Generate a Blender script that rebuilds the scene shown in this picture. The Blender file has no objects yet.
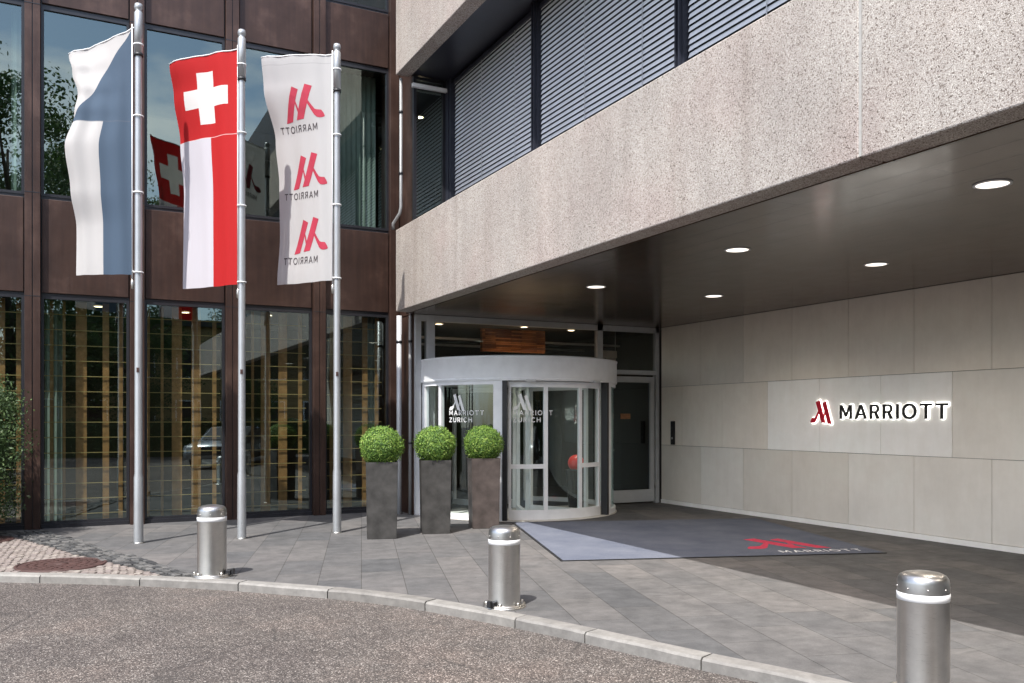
import bpy, bmesh, math, random
from mathutils import Vector, Matrix
from math import radians, sin, cos, pi, sqrt
random.seed(7)
SC = bpy.context.scene
COL = SC.collection

# ------------------------------------------------------------------ materials
class NT:
    def __init__(s, name):
        s.m = bpy.data.materials.new(name); s.m.use_nodes = True
        s.t = s.m.node_tree; s.t.nodes.clear()
        s.out = s.n('ShaderNodeOutputMaterial')
    def n(s, kind, **kw):
        x = s.t.nodes.new(kind)
        for k, v in kw.items():
            if k.startswith('i_'):
                x.inputs[k[2:].replace('_', ' ')].default_value = v
            else: setattr(x, k, v)
        return x
    def l(s, a, b): s.t.links.new(a, b)
    def coord(s, scale=(1, 1, 1), rot=(0, 0, 0), loc=(0, 0, 0), kind='Object'):
        c = s.n('ShaderNodeTexCoord'); mp = s.n('ShaderNodeMapping')
        mp.inputs['Scale'].default_value = scale; mp.inputs['Rotation'].default_value = rot
        mp.inputs['Location'].default_value = loc
        s.l(c.outputs[kind], mp.inputs['Vector']); return mp.outputs[0]
    def noise(s, vec, scale, detail=4, rough=.55):
        x = s.n('ShaderNodeTexNoise'); x.inputs['Scale'].default_value = scale
        x.inputs['Detail'].default_value = detail; x.inputs['Roughness'].default_value = rough
        s.l(vec, x.inputs['Vector']); return x.outputs['Fac']
    def ramp(s, fac, stops, interp='LINEAR'):
        r = s.n('ShaderNodeValToRGB'); e = r.color_ramp.elements
        r.color_ramp.interpolation = interp
        while len(e) < len(stops): e.new(.5)
        for el, (p, c) in zip(e, stops):
            el.position = p; el.color = (*c, 1) if len(c) == 3 else c
        s.l(fac, r.inputs[0]); return r.outputs[0]
    def mix(s, fac, a, b, mode='MIX'):
        x = s.n('ShaderNodeMix', data_type='RGBA', blend_type=mode)
        for sock, v in ((x.inputs[0], fac), (x.inputs[6], a), (x.inputs[7], b)):
            if isinstance(v, (int, float)): sock.default_value = v
            elif isinstance(v, tuple): sock.default_value = (*v, 1)
            else: s.l(v, sock)
        return x.outputs[2]
    def math(s, op, a, b=0.0):
        x = s.n('ShaderNodeMath', operation=op)
        for sock, v in ((x.inputs[0], a), (x.inputs[1], b)):
            if isinstance(v, (int, float)): sock.default_value = v
            else: s.l(v, sock)
        return x.outputs[0]
    def bsdf(s, color, rough=.5, metal=0.0, bump=None, strength=.3, dist=.01, **kw):
        b = s.n('ShaderNodeBsdfPrincipled')
        if isinstance(color, tuple): b.inputs['Base Color'].default_value = (*color, 1)
        else: s.l(color, b.inputs['Base Color'])
        if isinstance(rough, (int, float)): b.inputs['Roughness'].default_value = rough
        else: s.l(rough, b.inputs['Roughness'])
        b.inputs['Metallic'].default_value = metal
        for k, v in kw.items():
            b.inputs[k.replace('_', ' ')].default_value = v
        if bump is not None:
            bp = s.n('ShaderNodeBump'); bp.inputs['Strength'].default_value = strength
            bp.inputs['Distance'].default_value = dist
            s.l(bump, bp.inputs['Height']); s.l(bp.outputs[0], b.inputs['Normal'])
        s.l(b.outputs[0], s.out.inputs[0]); return b

def m_simple(name, col, rough=.5, metal=0.0, var=.12, nscale=6.0, bump=0.0, rvar=.1):
    t = NT(name); v = t.coord(); n = t.noise(v, nscale, 5)
    a = tuple(c*(1-var) for c in col); b = tuple(min(1, c*(1+var)) for c in col)
    c = t.ramp(n, [(.3, a), (.7, b)])
    n2 = t.noise(v, nscale*7, 3)
    r = t.math('ADD', t.math('MULTIPLY', n2, rvar*2), rough-rvar)
    t.bsdf(c, r, metal, bump=n2 if bump else None, strength=bump or 0, dist=.004)
    return t.m

def m_emit(name, col, st):
    t = NT(name); e = t.n('ShaderNodeEmission'); e.inputs[0].default_value = (*col, 1); e.inputs[1].default_value = st
    t.l(e.outputs[0], t.out.inputs[0]); return t.m

def m_glass(name, tint, refl=.10, ior=1.5, boost=1.0, gcol=(.80, .96, .94)):
    t = NT(name)
    tr = t.n('ShaderNodeBsdfTransparent'); tr.inputs[0].default_value = (*tint, 1)
    gl = t.n('ShaderNodeBsdfGlossy'); gl.inputs['Roughness'].default_value = 0.0
    gl.inputs[0].default_value = (*gcol, 1)
    v = t.coord(); n = t.noise(v, 1.1, 1)
    bp = t.n('ShaderNodeBump'); bp.inputs['Strength'].default_value = .014; bp.inputs['Distance'].default_value = .05
    t.l(n, bp.inputs['Height']); t.l(bp.outputs[0], gl.inputs['Normal'])
    fr = t.n('ShaderNodeFresnel'); ge = t.n('ShaderNodeNewGeometry'); t.l(t.math('ADD', t.math('MULTIPLY', ge.outputs['Backfacing'], 1/ior-ior), ior), fr.inputs[0])
    f = t.math('MINIMUM', t.math('ADD', t.math('MULTIPLY', fr.outputs[0], boost), refl), .95)
    mx = t.n('ShaderNodeMixShader'); t.l(f, mx.inputs[0]); t.l(tr.outputs[0], mx.inputs[1]); t.l(gl.outputs[0], mx.inputs[2])
    t.l(mx.outputs[0], t.out.inputs[0]); return t.m

M = {}
# exposed aggregate concrete
def m_concrete(name, gain=1.0):
    t = NT(name); v = t.coord()
    vo = t.n('ShaderNodeTexVoronoi'); vo.inputs['Scale'].default_value = 118; t.l(v, vo.inputs['Vector'])
    sep = t.n('ShaderNodeSeparateColor'); t.l(vo.outputs['Color'], sep.inputs[0])
    g = gain
    c = t.ramp(sep.outputs[0], [(0, (.11*g, .085*g, .072*g)), (.08, (.27*g, .23*g, .205*g)), (.2, (.40*g, .357*g, .33*g)),
                                (.5, (.46*g, .42*g, .395*g)), (.8, (.53*g, .492*g, .465*g)), (1, (.68*g, .65*g, .61*g))])
    # weathering: rust-brown run-offs and a grimy lower rim
    rs = t.coord(scale=(1.6, 1.6, .10), loc=(3, 1, 0)); rn = t.ramp(t.noise(rs, 2.6, 5, .6), [(.56, (1, 1, 1)), (.72, (.74, .69, .66))])
    c = t.mix(.4, c, rn, 'MULTIPLY')
    hue = t.ramp(t.noise(v, .9, 3, .5), [(.35, (1.02, .98, .965)), (.5, (1, 1, .98)), (.65, (.98, 1.0, .985))])
    c = t.mix(1.0, c, hue, 'MULTIPLY')
    dk = t.ramp(vo.outputs['Distance'], [(.35, (1, 1, 1)), (.8, (.55, .52, .5))])
    c = t.mix(1.0, c, dk, 'MULTIPLY')
    big = t.ramp(t.noise(v, .75, 4), [(.3, (.84, .82, .82)), (.7, (1.08, 1.07, 1.06))])
    c = t.mix(1.0, c, big, 'MULTIPLY')
    sv = t.coord(scale=(2.2, 2.2, .16)); st = t.ramp(t.noise(sv, 1.6, 4), [(.35, (.80, .78, .77)), (.55, (1, 1, 1)), (.72, (1.13, 1.13, 1.14))])
    c = t.mix(.45, c, st, 'MULTIPLY')
    pits = t.noise(v, 55, 4, .75)
    c = t.mix(t.ramp(pits, [(.62, (0, 0, 0)), (.67, (1, 1, 1))]), c, (.11*g, .08*g, .07*g))
    h = t.math('SUBTRACT', t.math('MULTIPLY', sep.outputs[0], .8), vo.outputs['Distance'])
    t.bsdf(c, .85, 0, bump=h, strength=.3, dist=.005); return t.m
M['concrete'] = m_concrete('exposed_aggregate', 1.06)

def m_bronze():
    t = NT('bronze_metal'); v = t.coord()
    n = t.noise(v, 1.7, 5, .6)
    c = t.ramp(n, [(.25, (.036, .019, .014)), (.55, (.060, .033, .025)), (.8, (.12, .072, .056))])
    sv = t.coord(scale=(6, 6, .35)); st = t.ramp(t.noise(sv, 2.5, 4), [(.35, (.78, .78, .8)), (.7, (1.2, 1.18, 1.15))])
    c = t.mix(.7, c, st, 'MULTIPLY')
    r = t.math('ADD', t.math('MULTIPLY', t.noise(v, 9, 4), .22), .30)
    t.bsdf(c, r, .35, bump=t.noise(v, 1.3, 2), strength=.12, dist=.05); return t.m
M['bronze'] = m_bronze()
M['dark_frame'] = m_simple('dark_frame', (.018, .018, .022), .35)
M['blue_frame'] = m_simple('anthracite_frame', (.028, .031, .045), .4, .2)
M['grey_frame'] = m_simple('grey_aluminium', (.52, .53, .55), .4, .2, .06)
M['pale_frame'] = m_simple('pale_aluminium', (.80, .81, .83), .42, 0, .05)
M['black'] = m_simple('black_rubber', (.012, .012, .014), .5)
M['white'] = m_simple('white_paint', (.78, .78, .78), .4, 0, .04)
M['pipe_dull'] = m_simple('dull_zinc', (.26, .26, .26), .5, .3)
M['sealant'] = m_simple('white_sealant', (.40, .385, .36), .6, 0, .1, 20)
M['glass_facade'] = m_glass('facade_glass', (.58, .66, .63), .11, 1.5, 1.1)
M['glass_upper'] = m_glass('upper_glass', (.55, .66, .63), .15, 1.5, 1.1, (.78, .90, .82))
M['glass_clear'] = m_glass('clear_glass', (.85, .91, .89), .06)
M['glass_dark'] = m_glass('dark_glass', (.62, .60, .60), .03)
M['glass_door'] = m_glass('dark_door_glass', (.16, .15, .20), .015)
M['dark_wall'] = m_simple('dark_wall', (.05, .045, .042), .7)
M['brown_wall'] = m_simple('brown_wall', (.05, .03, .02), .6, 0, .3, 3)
M['dark_soffit'] = m_simple('dark_soffit', (.022, .022, .032), .35)

def m_ceiling():
    t = NT('dark_metal_ceiling'); v = t.coord()
    w = t.coord(rot=(0, 0, radians(90)))
    b = t.n('ShaderNodeTexBrick'); b.offset = .37; b.inputs['Scale'].default_value = 1
    b.inputs['Brick Width'].default_value = 3.2; b.inputs['Row Height'].default_value = .30
    b.inputs['Mortar Size'].default_value = .008; b.inputs['Mortar Smooth'].default_value = .3
    b.inputs['Color1'].default_value = (.078, .052, .038, 1); b.inputs['Color2'].default_value = (.105, .072, .052, 1)
    b.inputs['Mortar'].default_value = (.014, .011, .01, 1)
    t.l(w, b.inputs['Vector'])
    n = t.noise(v, 1.2, 4)
    c = t.mix(.6, b.outputs['Color'], t.ramp(n, [(.3, (.75, .75, .75)), (.7, (1.2, 1.15, 1.1))]), 'MULTIPLY')
    r = t.math('ADD', t.math('MULTIPLY', t.noise(v, 3, 4), .13), .11)
    h = t.math('ADD', t.math('MULTIPLY', b.outputs['Fac'], -1.0), t.math('MULTIPLY', t.noise(v, 2.0, 2), .5))
    t.bsdf(c, r, .25, bump=h, strength=.2, dist=.01); return t.m
M['ceiling'] = m_ceiling()

def m_cladding(name, base):
    t = NT(name); v = t.coord()
    a = t.noise(v, .9, 4, .6); b = t.noise(v, 5, 5, .65)
    c = t.ramp(a, [(.28, tuple(x*.92 for x in base)), (.5, base), (.72, (base[0]*1.02, base[1]*1.05, base[2]*1.05))])
    c = t.mix(.6, c, t.ramp(b, [(.3, (.93, .925, .915)), (.7, (1.03, 1.03, 1.03))]), 'MULTIPLY')
    sv = t.coord(scale=(1, 3, .5)); c = t.mix(.5, c, t.ramp(t.noise(sv, 2, 5, .7), [(.35, (.93, .92, .90)), (.6, (1, 1, 1))]), 'MULTIPLY')
    t.bsdf(c, .42, 0, bump=b, strength=.05, dist=.01); return t.m
M['clad_a'] = m_cladding('stone_cladding_warm', (.84, .775, .69))
M['clad_b'] = m_cladding('stone_cladding_grey', (.80, .76, .70))
M['clad_c'] = m_cladding('stone_cladding_mid', (.74, .69, .62))
M['clad_w'] = m_cladding('white_sign_cladding', (.95, .93, .895))

def m_paving():
    t = NT('grey_stone_paving')
    # rows run 17 degrees off the building axis
    w = t.coord(rot=(0, 0, radians(-73)))
    b = t.n('ShaderNodeTexBrick'); b.offset = .5; b.inputs['Scale'].default_value = 1
    b.inputs['Brick Width'].default_value = .84; b.inputs['Row Height'].default_value = .42
    b.inputs['Mortar Size'].default_value = .0032; b.inputs['Mortar Smooth'].default_value = .1
    b.inputs['Color1'].default_value = (.084, .085, .088, 1); b.inputs['Color2'].default_value = (.122, .117, .115, 1)
    b.inputs['Mortar'].default_value = (.052, .050, .048, 1)
    t.l(w, b.inputs['Vector'])
    v = t.coord()
    n1 = t.ramp(t.noise(v, .55, 5, .6), [(.3, (.78, .79, .80)), (.5, (1, 1, 1)), (.72, (1.20, 1.15, 1.13))])
    c = t.mix(.85, b.outputs['Color'], n1, 'MULTIPLY')
    n2 = t.ramp(t.noise(v, 4.5, 6, .7), [(.3, (.70, .70, .70)), (.7, (1.32, 1.30, 1.28))])
    c = t.mix(.9, c, n2, 'MULTIPLY')
    n3 = t.ramp(t.noise(v, 90, 2), [(.3, (.85, .85, .85)), (.7, (1.15, 1.15, 1.15))])
    c = t.mix(.6, c, n3, 'MULTIPLY')
    # pale worn scuffs across the slabs
    sv = t.coord(scale=(.35, 2.6, 1), rot=(0, 0, radians(12)))
    sc = t.ramp(t.noise(sv, 1.5, 5, .7), [(.60, (0, 0, 0)), (.74, (1, 1, 1))])
    c = t.mix(t.math('MULTIPLY', sc, .35), c, (.20, .195, .185))
    # dots of chewing gum and stains
    vo = t.n('ShaderNodeTexVoronoi'); vo.inputs['Scale'].default_value = 2.2; t.l(v, vo.inputs['Vector'])
    c = t.mix(t.ramp(vo.outputs['Distance'], [(.03, (.5, .5, .5)), (.045, (0, 0, 0))]), c, (.05, .05, .05))
    h = t.math('ADD', t.math('MULTIPLY', b.outputs['Fac'], -1.5), t.math('MULTIPLY', t.noise(v, 60, 3), .4))
    r = t.math('ADD', t.math('MULTIPLY', t.noise(v, 3, 4), .25), .62)
    t.bsdf(c, r, 0, bump=h, strength=.5, dist=.004, Specular_IOR_Level=.22); return t.m
M['paving'] = m_paving()

def m_asphalt():
    t = NT('pink_brown_asphalt'); v = t.coord()
    vo = t.n('ShaderNodeTexVoronoi'); vo.inputs['Scale'].default_value = 125; t.l(v, vo.inputs['Vector'])
    sep = t.n('ShaderNodeSeparateColor'); t.l(vo.outputs['Color'], sep.inputs[0])
    c = t.ramp(sep.outputs[1], [(0, (.028, .024, .022)), (.35, (.062, .051, .045)), (.7, (.115, .096, .085)), (.9, (.18, .155, .138)), (1, (.40, .365, .33))])
    big = t.ramp(t.noise(v, .6, 5, .65), [(.3, (.70, .68, .70)), (.5, (.95, .95, .95)), (.7, (1.3, 1.2, 1.15))])
    c = t.mix(.9, c, big, 'MULTIPLY')
    crk = t.n('ShaderNodeTexVoronoi', feature='DISTANCE_TO_EDGE'); crk.inputs['Scale'].default_value = .55
    wob = t.mix(.12, v, t.ramp(t.noise(v, 3, 4), [(0, (0, 0, 0)), (1, (1, 1, 1))]), 'ADD'); t.l(wob, crk.inputs['Vector'])
    cm = t.math('MULTIPLY', t.ramp(crk.outputs['Distance'], [(.0, (1, 1, 1)), (.010, (0, 0, 0))]), t.ramp(t.noise(v, .8, 2), [(.5, (0, 0, 0)), (.6, (1, 1, 1))]))
    c = t.mix(t.math('MULTIPLY', cm, .6), c, (.02, .018, .016))
    oil = t.ramp(t.noise(v, 1.9, 3, .5), [(.64, (0, 0, 0)), (.72, (1, 1, 1))])
    c = t.mix(t.math('MULTIPLY', oil, .5), c, (.03, .027, .025))
    m2 = t.ramp(t.noise(v, 7, 5, .7), [(.35, (.75, .75, .75)), (.65, (1.2, 1.2, 1.2))])
    c = t.mix(.7, c, m2, 'MULTIPLY')
    h = t.math('SUBTRACT', t.math('MULTIPLY', sep.outputs[0], .6), vo.outputs['Distance'])
    t.bsdf(c, .8, 0, bump=h, strength=.7, dist=.006); return t.m
M['asphalt'] = m_asphalt()

def m_stone(name, cols, rough=.75, sc=30):
    t = NT(name); v = t.coord()
    g = t.n('ShaderNodeNewGeometry')
    c = t.ramp(g.outputs['Random Per Island'], [(i/(len(cols)-1), x) for i, x in enumerate(cols)])
    n = t.noise(v, sc, 5, .7)
    c = t.mix(.8, c, t.ramp(n, [(.3, (.7, .7, .7)), (.7, (1.25, 1.25, 1.25))]), 'MULTIPLY')
    t.bsdf(c, rough, 0, bump=n, strength=.5, dist=.006); return t.m
M['kerb'] = m_stone('granite_kerb', [(.16, .15, .138), (.23, .218, .20), (.19, .18, .168), (.25, .238, .22)], .8, 9)
M['sett_dark'] = m_stone('dark_setts', [(.022, .022, .024), (.06, .06, .06), (.13, .125, .12), (.04, .04, .04)], .6)
M['sett_beige'] = m_stone('beige_setts', [(.15, .125, .11), (.215, .18, .16), (.18, .15, .14), (.26, .23, .20)], .75)
M['mortar'] = m_simple('mortar_bed', (.15, .125, .11), .9, 0, .25, 20, .3)
M['mortar_dark'] = m_simple('dark_mortar_bed', (.03, .03, .03), .9)
M['rust'] = m_simple('rusty_iron', (.062, .030, .026), .65, .1, .3, 14, .4)

def m_steel(name, rough, col=(.60, .58, .56)):
    t = NT(name); v = t.coord(scale=(1, 1, 60)); n = t.noise(v, 14, 3)
    r = t.math('ADD', t.math('MULTIPLY', n, .14), rough-.07)
    v2 = t.coord(); c = t.ramp(t.noise(v2, 12, 4), [(.3, tuple(x*.88 for x in col)), (.7, col)])
    t.bsdf(c, r, 1.0); return t.m
M['steel'] = m_steel('brushed_steel', .30)
M['steel_shiny'] = m_steel('polished_steel', .36, (.50, .49, .48))
M['steel_base'] = m_steel('worn_steel_base', .4, (.52, .50, .47))
M['pole'] = m_simple('white_aluminium_pole', (.40, .41, .42), .38, .55, .08, 3)
M['reflective'] = m_simple('white_reflective_band', (.85, .85, .85), .35, 0, .03)
M['planter'] = m_simple('slate_planter', (.058, .055, .052), .48, .25, .45, 5, .06, .18)
M['brass'] = m_simple('brass_bar', (.70, .47, .20), .45, .2, .15, 9)
M['wood'] = m_simple('oak_strip', (.52, .25, .10), .5, 0, .25, 9)
M['curtain'] = m_simple('pale_curtain', (.34, .37, .33), .8, 0, .1, 5)
M['red_ball'] = m_simple('red_ball', (.85, .05, .04), .3, 0, .05)
M['vase'] = m_simple('black_vase', (.012, .012, .014), .15)
M['stone_band'] = m_simple('stone_band', (.52, .50, .47), .7)
M['soil'] = m_simple('soil', (.03, .022, .015), .9)

def m_mat():
    t = NT('blue_grey_carpet'); v = t.coord()
    n = t.noise(v, 180, 2); b = t.noise(v, 1.3, 5, .65)
    c = t.ramp(n, [(.3, (.066, .078, .115)), (.7, (.175, .188, .23))])
    c = t.mix(.9, c, t.ramp(b, [(.3, (.72, .74, .78)), (.7, (1.25, 1.22, 1.15))]), 'MULTIPLY')
    t.bsdf(c, .95, 0, bump=n, strength=.5, dist=.004, Specular_IOR_Level=.1); return t.m
M['mat'] = m_mat()
M['mat_red'] = m_simple('mat_red_print', (.52, .03, .075), .9, 0, .25, 25)
M['mat_white'] = m_simple('mat_white_print', (.75, .77, .78), .9, 0, .15, 25)

def m_leaf(name, stops, trans=.25, lump=9):
    t = NT(name); g = t.n('ShaderNodeNewGeometry')
    c = t.ramp(t.math('ADD', t.math('MULTIPLY', g.outputs['Random Per Island'], .65), t.math('MULTIPLY', t.ramp(t.noise(t.coord(), lump, 3), [(.35, (0, 0, 0)), (.65, (1, 1, 1))]), .35)), stops)
    b = t.n('ShaderNodeBsdfPrincipled'); b.inputs['Roughness'].default_value = .55
    t.l(c, b.inputs['Base Color'])
    tr = t.n('ShaderNodeBsdfTranslucent'); t.l(c, tr.inputs[0])
    mx = t.n('ShaderNodeMixShader'); mx.inputs[0].default_value = trans
    t.l(b.outputs[0], mx.inputs[1]); t.l(tr.outputs[0], mx.inputs[2]); t.l(mx.outputs[0], t.out.inputs[0]); return t.m
M['box_leaf'] = m_leaf('boxwood_leaf', [(0, (.035, .085, .018)), (.4, (.11, .22, .035)), (.75, (.24, .37, .06)), (1, (.44, .53, .14))])
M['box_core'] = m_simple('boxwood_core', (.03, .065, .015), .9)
M['bush_leaf'] = m_leaf('bush_leaf', [(0, (.018, .04, .012)), (.5, (.055, .10, .030)), (.88, (.12, .18, .06)), (1, (.34, .36, .22))])
M['tree_leaf'] = m_leaf('tree_leaf', [(0, (.02, .05, .012)), (.6, (.05, .11, .022)), (1, (.12, .2, .04))])
M['bark'] = m_simple('bark', (.08, .06, .045), .9, 0, .3, 8, .5)

def m_glow_panel():  # streaky orange painted to stand for warm lamp glow
    t = NT('lamp_glow_orange'); b = t.n('ShaderNodeTexBrick'); b.inputs['Scale'].default_value = 1; b.offset = .4
    b.inputs['Brick Width'].default_value = .55; b.inputs['Row Height'].default_value = .035; b.inputs['Mortar Size'].default_value = .003
    b.inputs['Color1'].default_value = (.12, .035, .012, 1); b.inputs['Color2'].default_value = (.60, .25, .09, 1); b.inputs['Mortar'].default_value = (.05, .015, .01, 1)
    t.l(t.coord(rot=(radians(90), 0, 0)), b.inputs['Vector'])
    c = t.mix(.8, b.outputs['Color'], t.ramp(t.noise(t.coord(), 2.5, 3), [(.3, (.4, .35, .3)), (.65, (1.2, 1.1, 1))]), 'MULTIPLY')
    t.bsdf(c, .3, .3); return t.m
# ------------------------------------------------------------------ mesh builder
class MB:
    def __init__(s): s.v = []; s.f = []; s.mi = []; s.sm = []
    def add(s, vs, fs, mi=0, smooth=False):
        o = len(s.v); s.v += [tuple(v) for v in vs]
        for f in fs: s.f.append(tuple(i+o for i in f)); s.mi.append(mi); s.sm.append(smooth)
        return s
    def box(s, x0, x1, y0, y1, z0, z1, mi=0):
        if x0 > x1: x0, x1 = x1, x0
        if y0 > y1: y0, y1 = y1, y0
        vs = [(x, y, z) for z in (z0, z1) for y in (y0, y1) for x in (x0, x1)]
        return s.add(vs, [(0, 2, 3, 1), (4, 5, 7, 6), (0, 1, 5, 4), (2, 6, 7, 3), (0, 4, 6, 2), (1, 3, 7, 5)], mi)
    def bbox(s, x0, x1, y0, y1, z0, z1, b=.004, mi=0):
        """box with bevelled vertical and top edges"""
        bm = bmesh.new(); bmesh.ops.create_cube(bm, size=1)
        for v in bm.verts: v.co = Vector(((x0+x1)/2+v.co.x*(x1-x0), (y0+y1)/2+v.co.y*(y1-y0), (z0+z1)/2+v.co.z*(z1-z0)))
        bmesh.ops.bevel(bm, geom=bm.edges[:], offset=b, segments=2, affect='EDGES', profile=.5)
        return s.bm(bm, mi)
    def bm(s, bm, mi=0, smooth=False, mtx=None):
        bm.verts.ensure_lookup_table()
        for i, v in enumerate(bm.verts): v.index = i
        s.add([(mtx @ v.co) if mtx else v.co for v in bm.verts], [[v.index for v in f.verts] for f in bm.faces], mi, smooth)
        bm.free(); return s
    def lathe(s, prof, seg=32, c=(0, 0, 0), mi=0, smooth=True, a0=0, a1=2*pi):
        full = abs(a1-a0-2*pi) < 1e-6; n = seg if full else seg+1
        vs = []
        for r, z in prof:
            for k in range(n):
                a = a0+(a1-a0)*k/seg; vs.append((c[0]+r*cos(a), c[1]+r*sin(a), c[2]+z))
        fs = []
        for i in range(len(prof)-1):
            for k in range(seg):
                k2 = (k+1) % n if full else k+1
                fs.append((i*n+k, i*n+k2, (i+1)*n+k2, (i+1)*n+k))
        return s.add(vs, fs, mi, smooth)
    def tube(s, pts, r, seg=10, mi=0, smooth=True):
        pts = [Vector(p) for p in pts]; rs = r if isinstance(r, (list, tuple)) else [r]*len(pts)
        vs = []; n = seg
        for i, p in enumerate(pts):
            d = (pts[min(i+1, len(pts)-1)]-pts[max(i-1, 0)]).normalized()
            a = d.orthogonal().normalized() if i == 0 else (a-d*a.dot(d)).normalized()
            b = d.cross(a)
            for k in range(n):
                t = 2*pi*k/n; vs.append(p+(a*cos(t)+b*sin(t))*rs[i])
        fs = [(i*n+k, i*n+(k+1) % n, (i+1)*n+(k+1) % n, (i+1)*n+k) for i in range(len(pts)-1) for k in range(n)]
        fs += [tuple(range(n))[::-1], tuple((len(pts)-1)*n+k for k in range(n))]
        return s.add(vs, fs, mi, smooth)
    def arc(s, c, r0, r1, a0, a1, z0, z1, seg=16, mi=0):
        """curved bar: azimuth in degrees measured from -Y towards +X"""
        vs = []; n = seg+1
        for k in range(n):
            a = radians(a0+(a1-a0)*k/seg)
            for r, z in ((r0, z0), (r1, z0), (r1, z1), (r0, z1)):
                vs.append((c[0]+r*sin(a), c[1]-r*cos(a), z))
        fs = []
        for k in range(seg):
            for j in range(4):
                j2 = (j+1) % 4; fs.append((k*4+j, k*4+j2, (k+1)*4+j2, (k+1)*4+j))
        fs += [(3, 2, 1, 0), tuple(seg*4+j for j in range(4))]
        return s.add(vs, fs, mi)
    def prism(s, poly, z0, z1, fr=None, mi=0):
        """polygon (x,y) extruded z0..z1 in the frame fr = (origin, ex, ey, ez)"""
        n = len(poly)
        f = (lambda p: p) if fr is None else (lambda p: Vector(fr[0])+Vector(fr[1])*p[0]+Vector(fr[2])*p[1]+Vector(fr[3])*p[2])
        vs = [f((x, y, z0)) for x, y in poly]+[f((x, y, z1)) for x, y in poly]
        fs = [tuple(range(n))[::-1], tuple(range(n, 2*n))]+[(i, (i+1) % n, n+(i+1) % n, n+i) for i in range(n)]
        return s.add(vs, fs, mi)
    def sheet(s, c, r, a0, a1, z0, z1, seg=48):
        vs = []
        for k in range(seg+1):
            a = radians(a0+(a1-a0)*k/seg); vs += [(c[0]+r*sin(a), c[1]-r*cos(a), z0), (c[0]+r*sin(a), c[1]-r*cos(a), z1)]
        return s.add(vs, [(2*k, 2*k+2, 2*k+3, 2*k+1) for k in range(seg)], 0, True)
    def build(s, name, mats, parent=None, recalc=True):
        me = bpy.data.meshes.new(name); me.from_pydata(s.v, [], s.f)
        mats = mats if isinstance(mats, (list, tuple)) else [mats]
        for m in mats: me.materials.append(M[m] if isinstance(m, str) else m)
        me.polygons.foreach_set('material_index', s.mi); me.polygons.foreach_set('use_smooth', s.sm)
        if recalc:
            bm = bmesh.new(); bm.from_mesh(me); bmesh.ops.recalc_face_normals(bm, faces=bm.faces[:]); bm.to_mesh(me); bm.free()
        me.update()
        o = bpy.data.objects.new(name, me); COL.objects.link(o)
        if parent: o.parent = parent
        return o

def tag(o, label=None, cat=None, group=None, kind=None):
    if label: o['label'] = label
    if cat: o['category'] = cat
    if group: o['group'] = group
    if kind: o['kind'] = kind
    return o
def empty(name, label, cat, group=None):
    o = bpy.data.objects.new(name, None); o.empty_display_size = .2; COL.objects.link(o)
    return tag(o, label, cat, group)
def kids(o): return [c for c in bpy.data.objects if c.parent == o]
def rebase(root, base):
    """root and everything under it was built at the origin: move the root there, keep meshes where they are"""
    b = Vector(base); root.location = b; seen = set()
    def go(o):
        for c in kids(o):
            if c.data and c.data.name not in seen:
                seen.add(c.data.name); c.data.transform(Matrix.Translation(-b))
            go(c)
    go(root)
def copy_tree(o, parent=None):
    c = o.copy(); COL.objects.link(c)
    if parent: c.parent = parent
    for k in kids(o): copy_tree(k, c)
    return c

# the hotel's slanted M, in a 1.2 x 1.0 box
def bez(p0, p1, p2, n=8): return [((1-t)**2*p0[0]+2*(1-t)*t*p1[0]+t*t*p2[0], (1-t)**2*p0[1]+2*(1-t)*t*p1[1]+t*t*p2[1]) for t in [i/n for i in range(n+1)]]
EMBLEM = [
    [(.293, .92), (.488, 1.0), (.816, .035), (.608, .053)],
    [(.661, .853), (.827, .947), (1.136, -.013), (.941, .013)],
    [(.762, .545), (.787, .47), (.748, .24), (.715, .335)],
    [(.429, .545), (.34, .40), (.26, .285), (.20, .262), (.088, .253), (.03, .17), (0, .10), (.008, .067), (.08, .045), (.155, .04), (.22, .06), (.29, .13), (.38, .30), (.459, .463)],
]
def arcp(cx, cy, r, a0, a1, n=10): return [(cx+r*cos(radians(a0+(a1-a0)*i/n)), cy+r*sin(radians(a0+(a1-a0)*i/n))) for i in range(n+1)]
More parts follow.
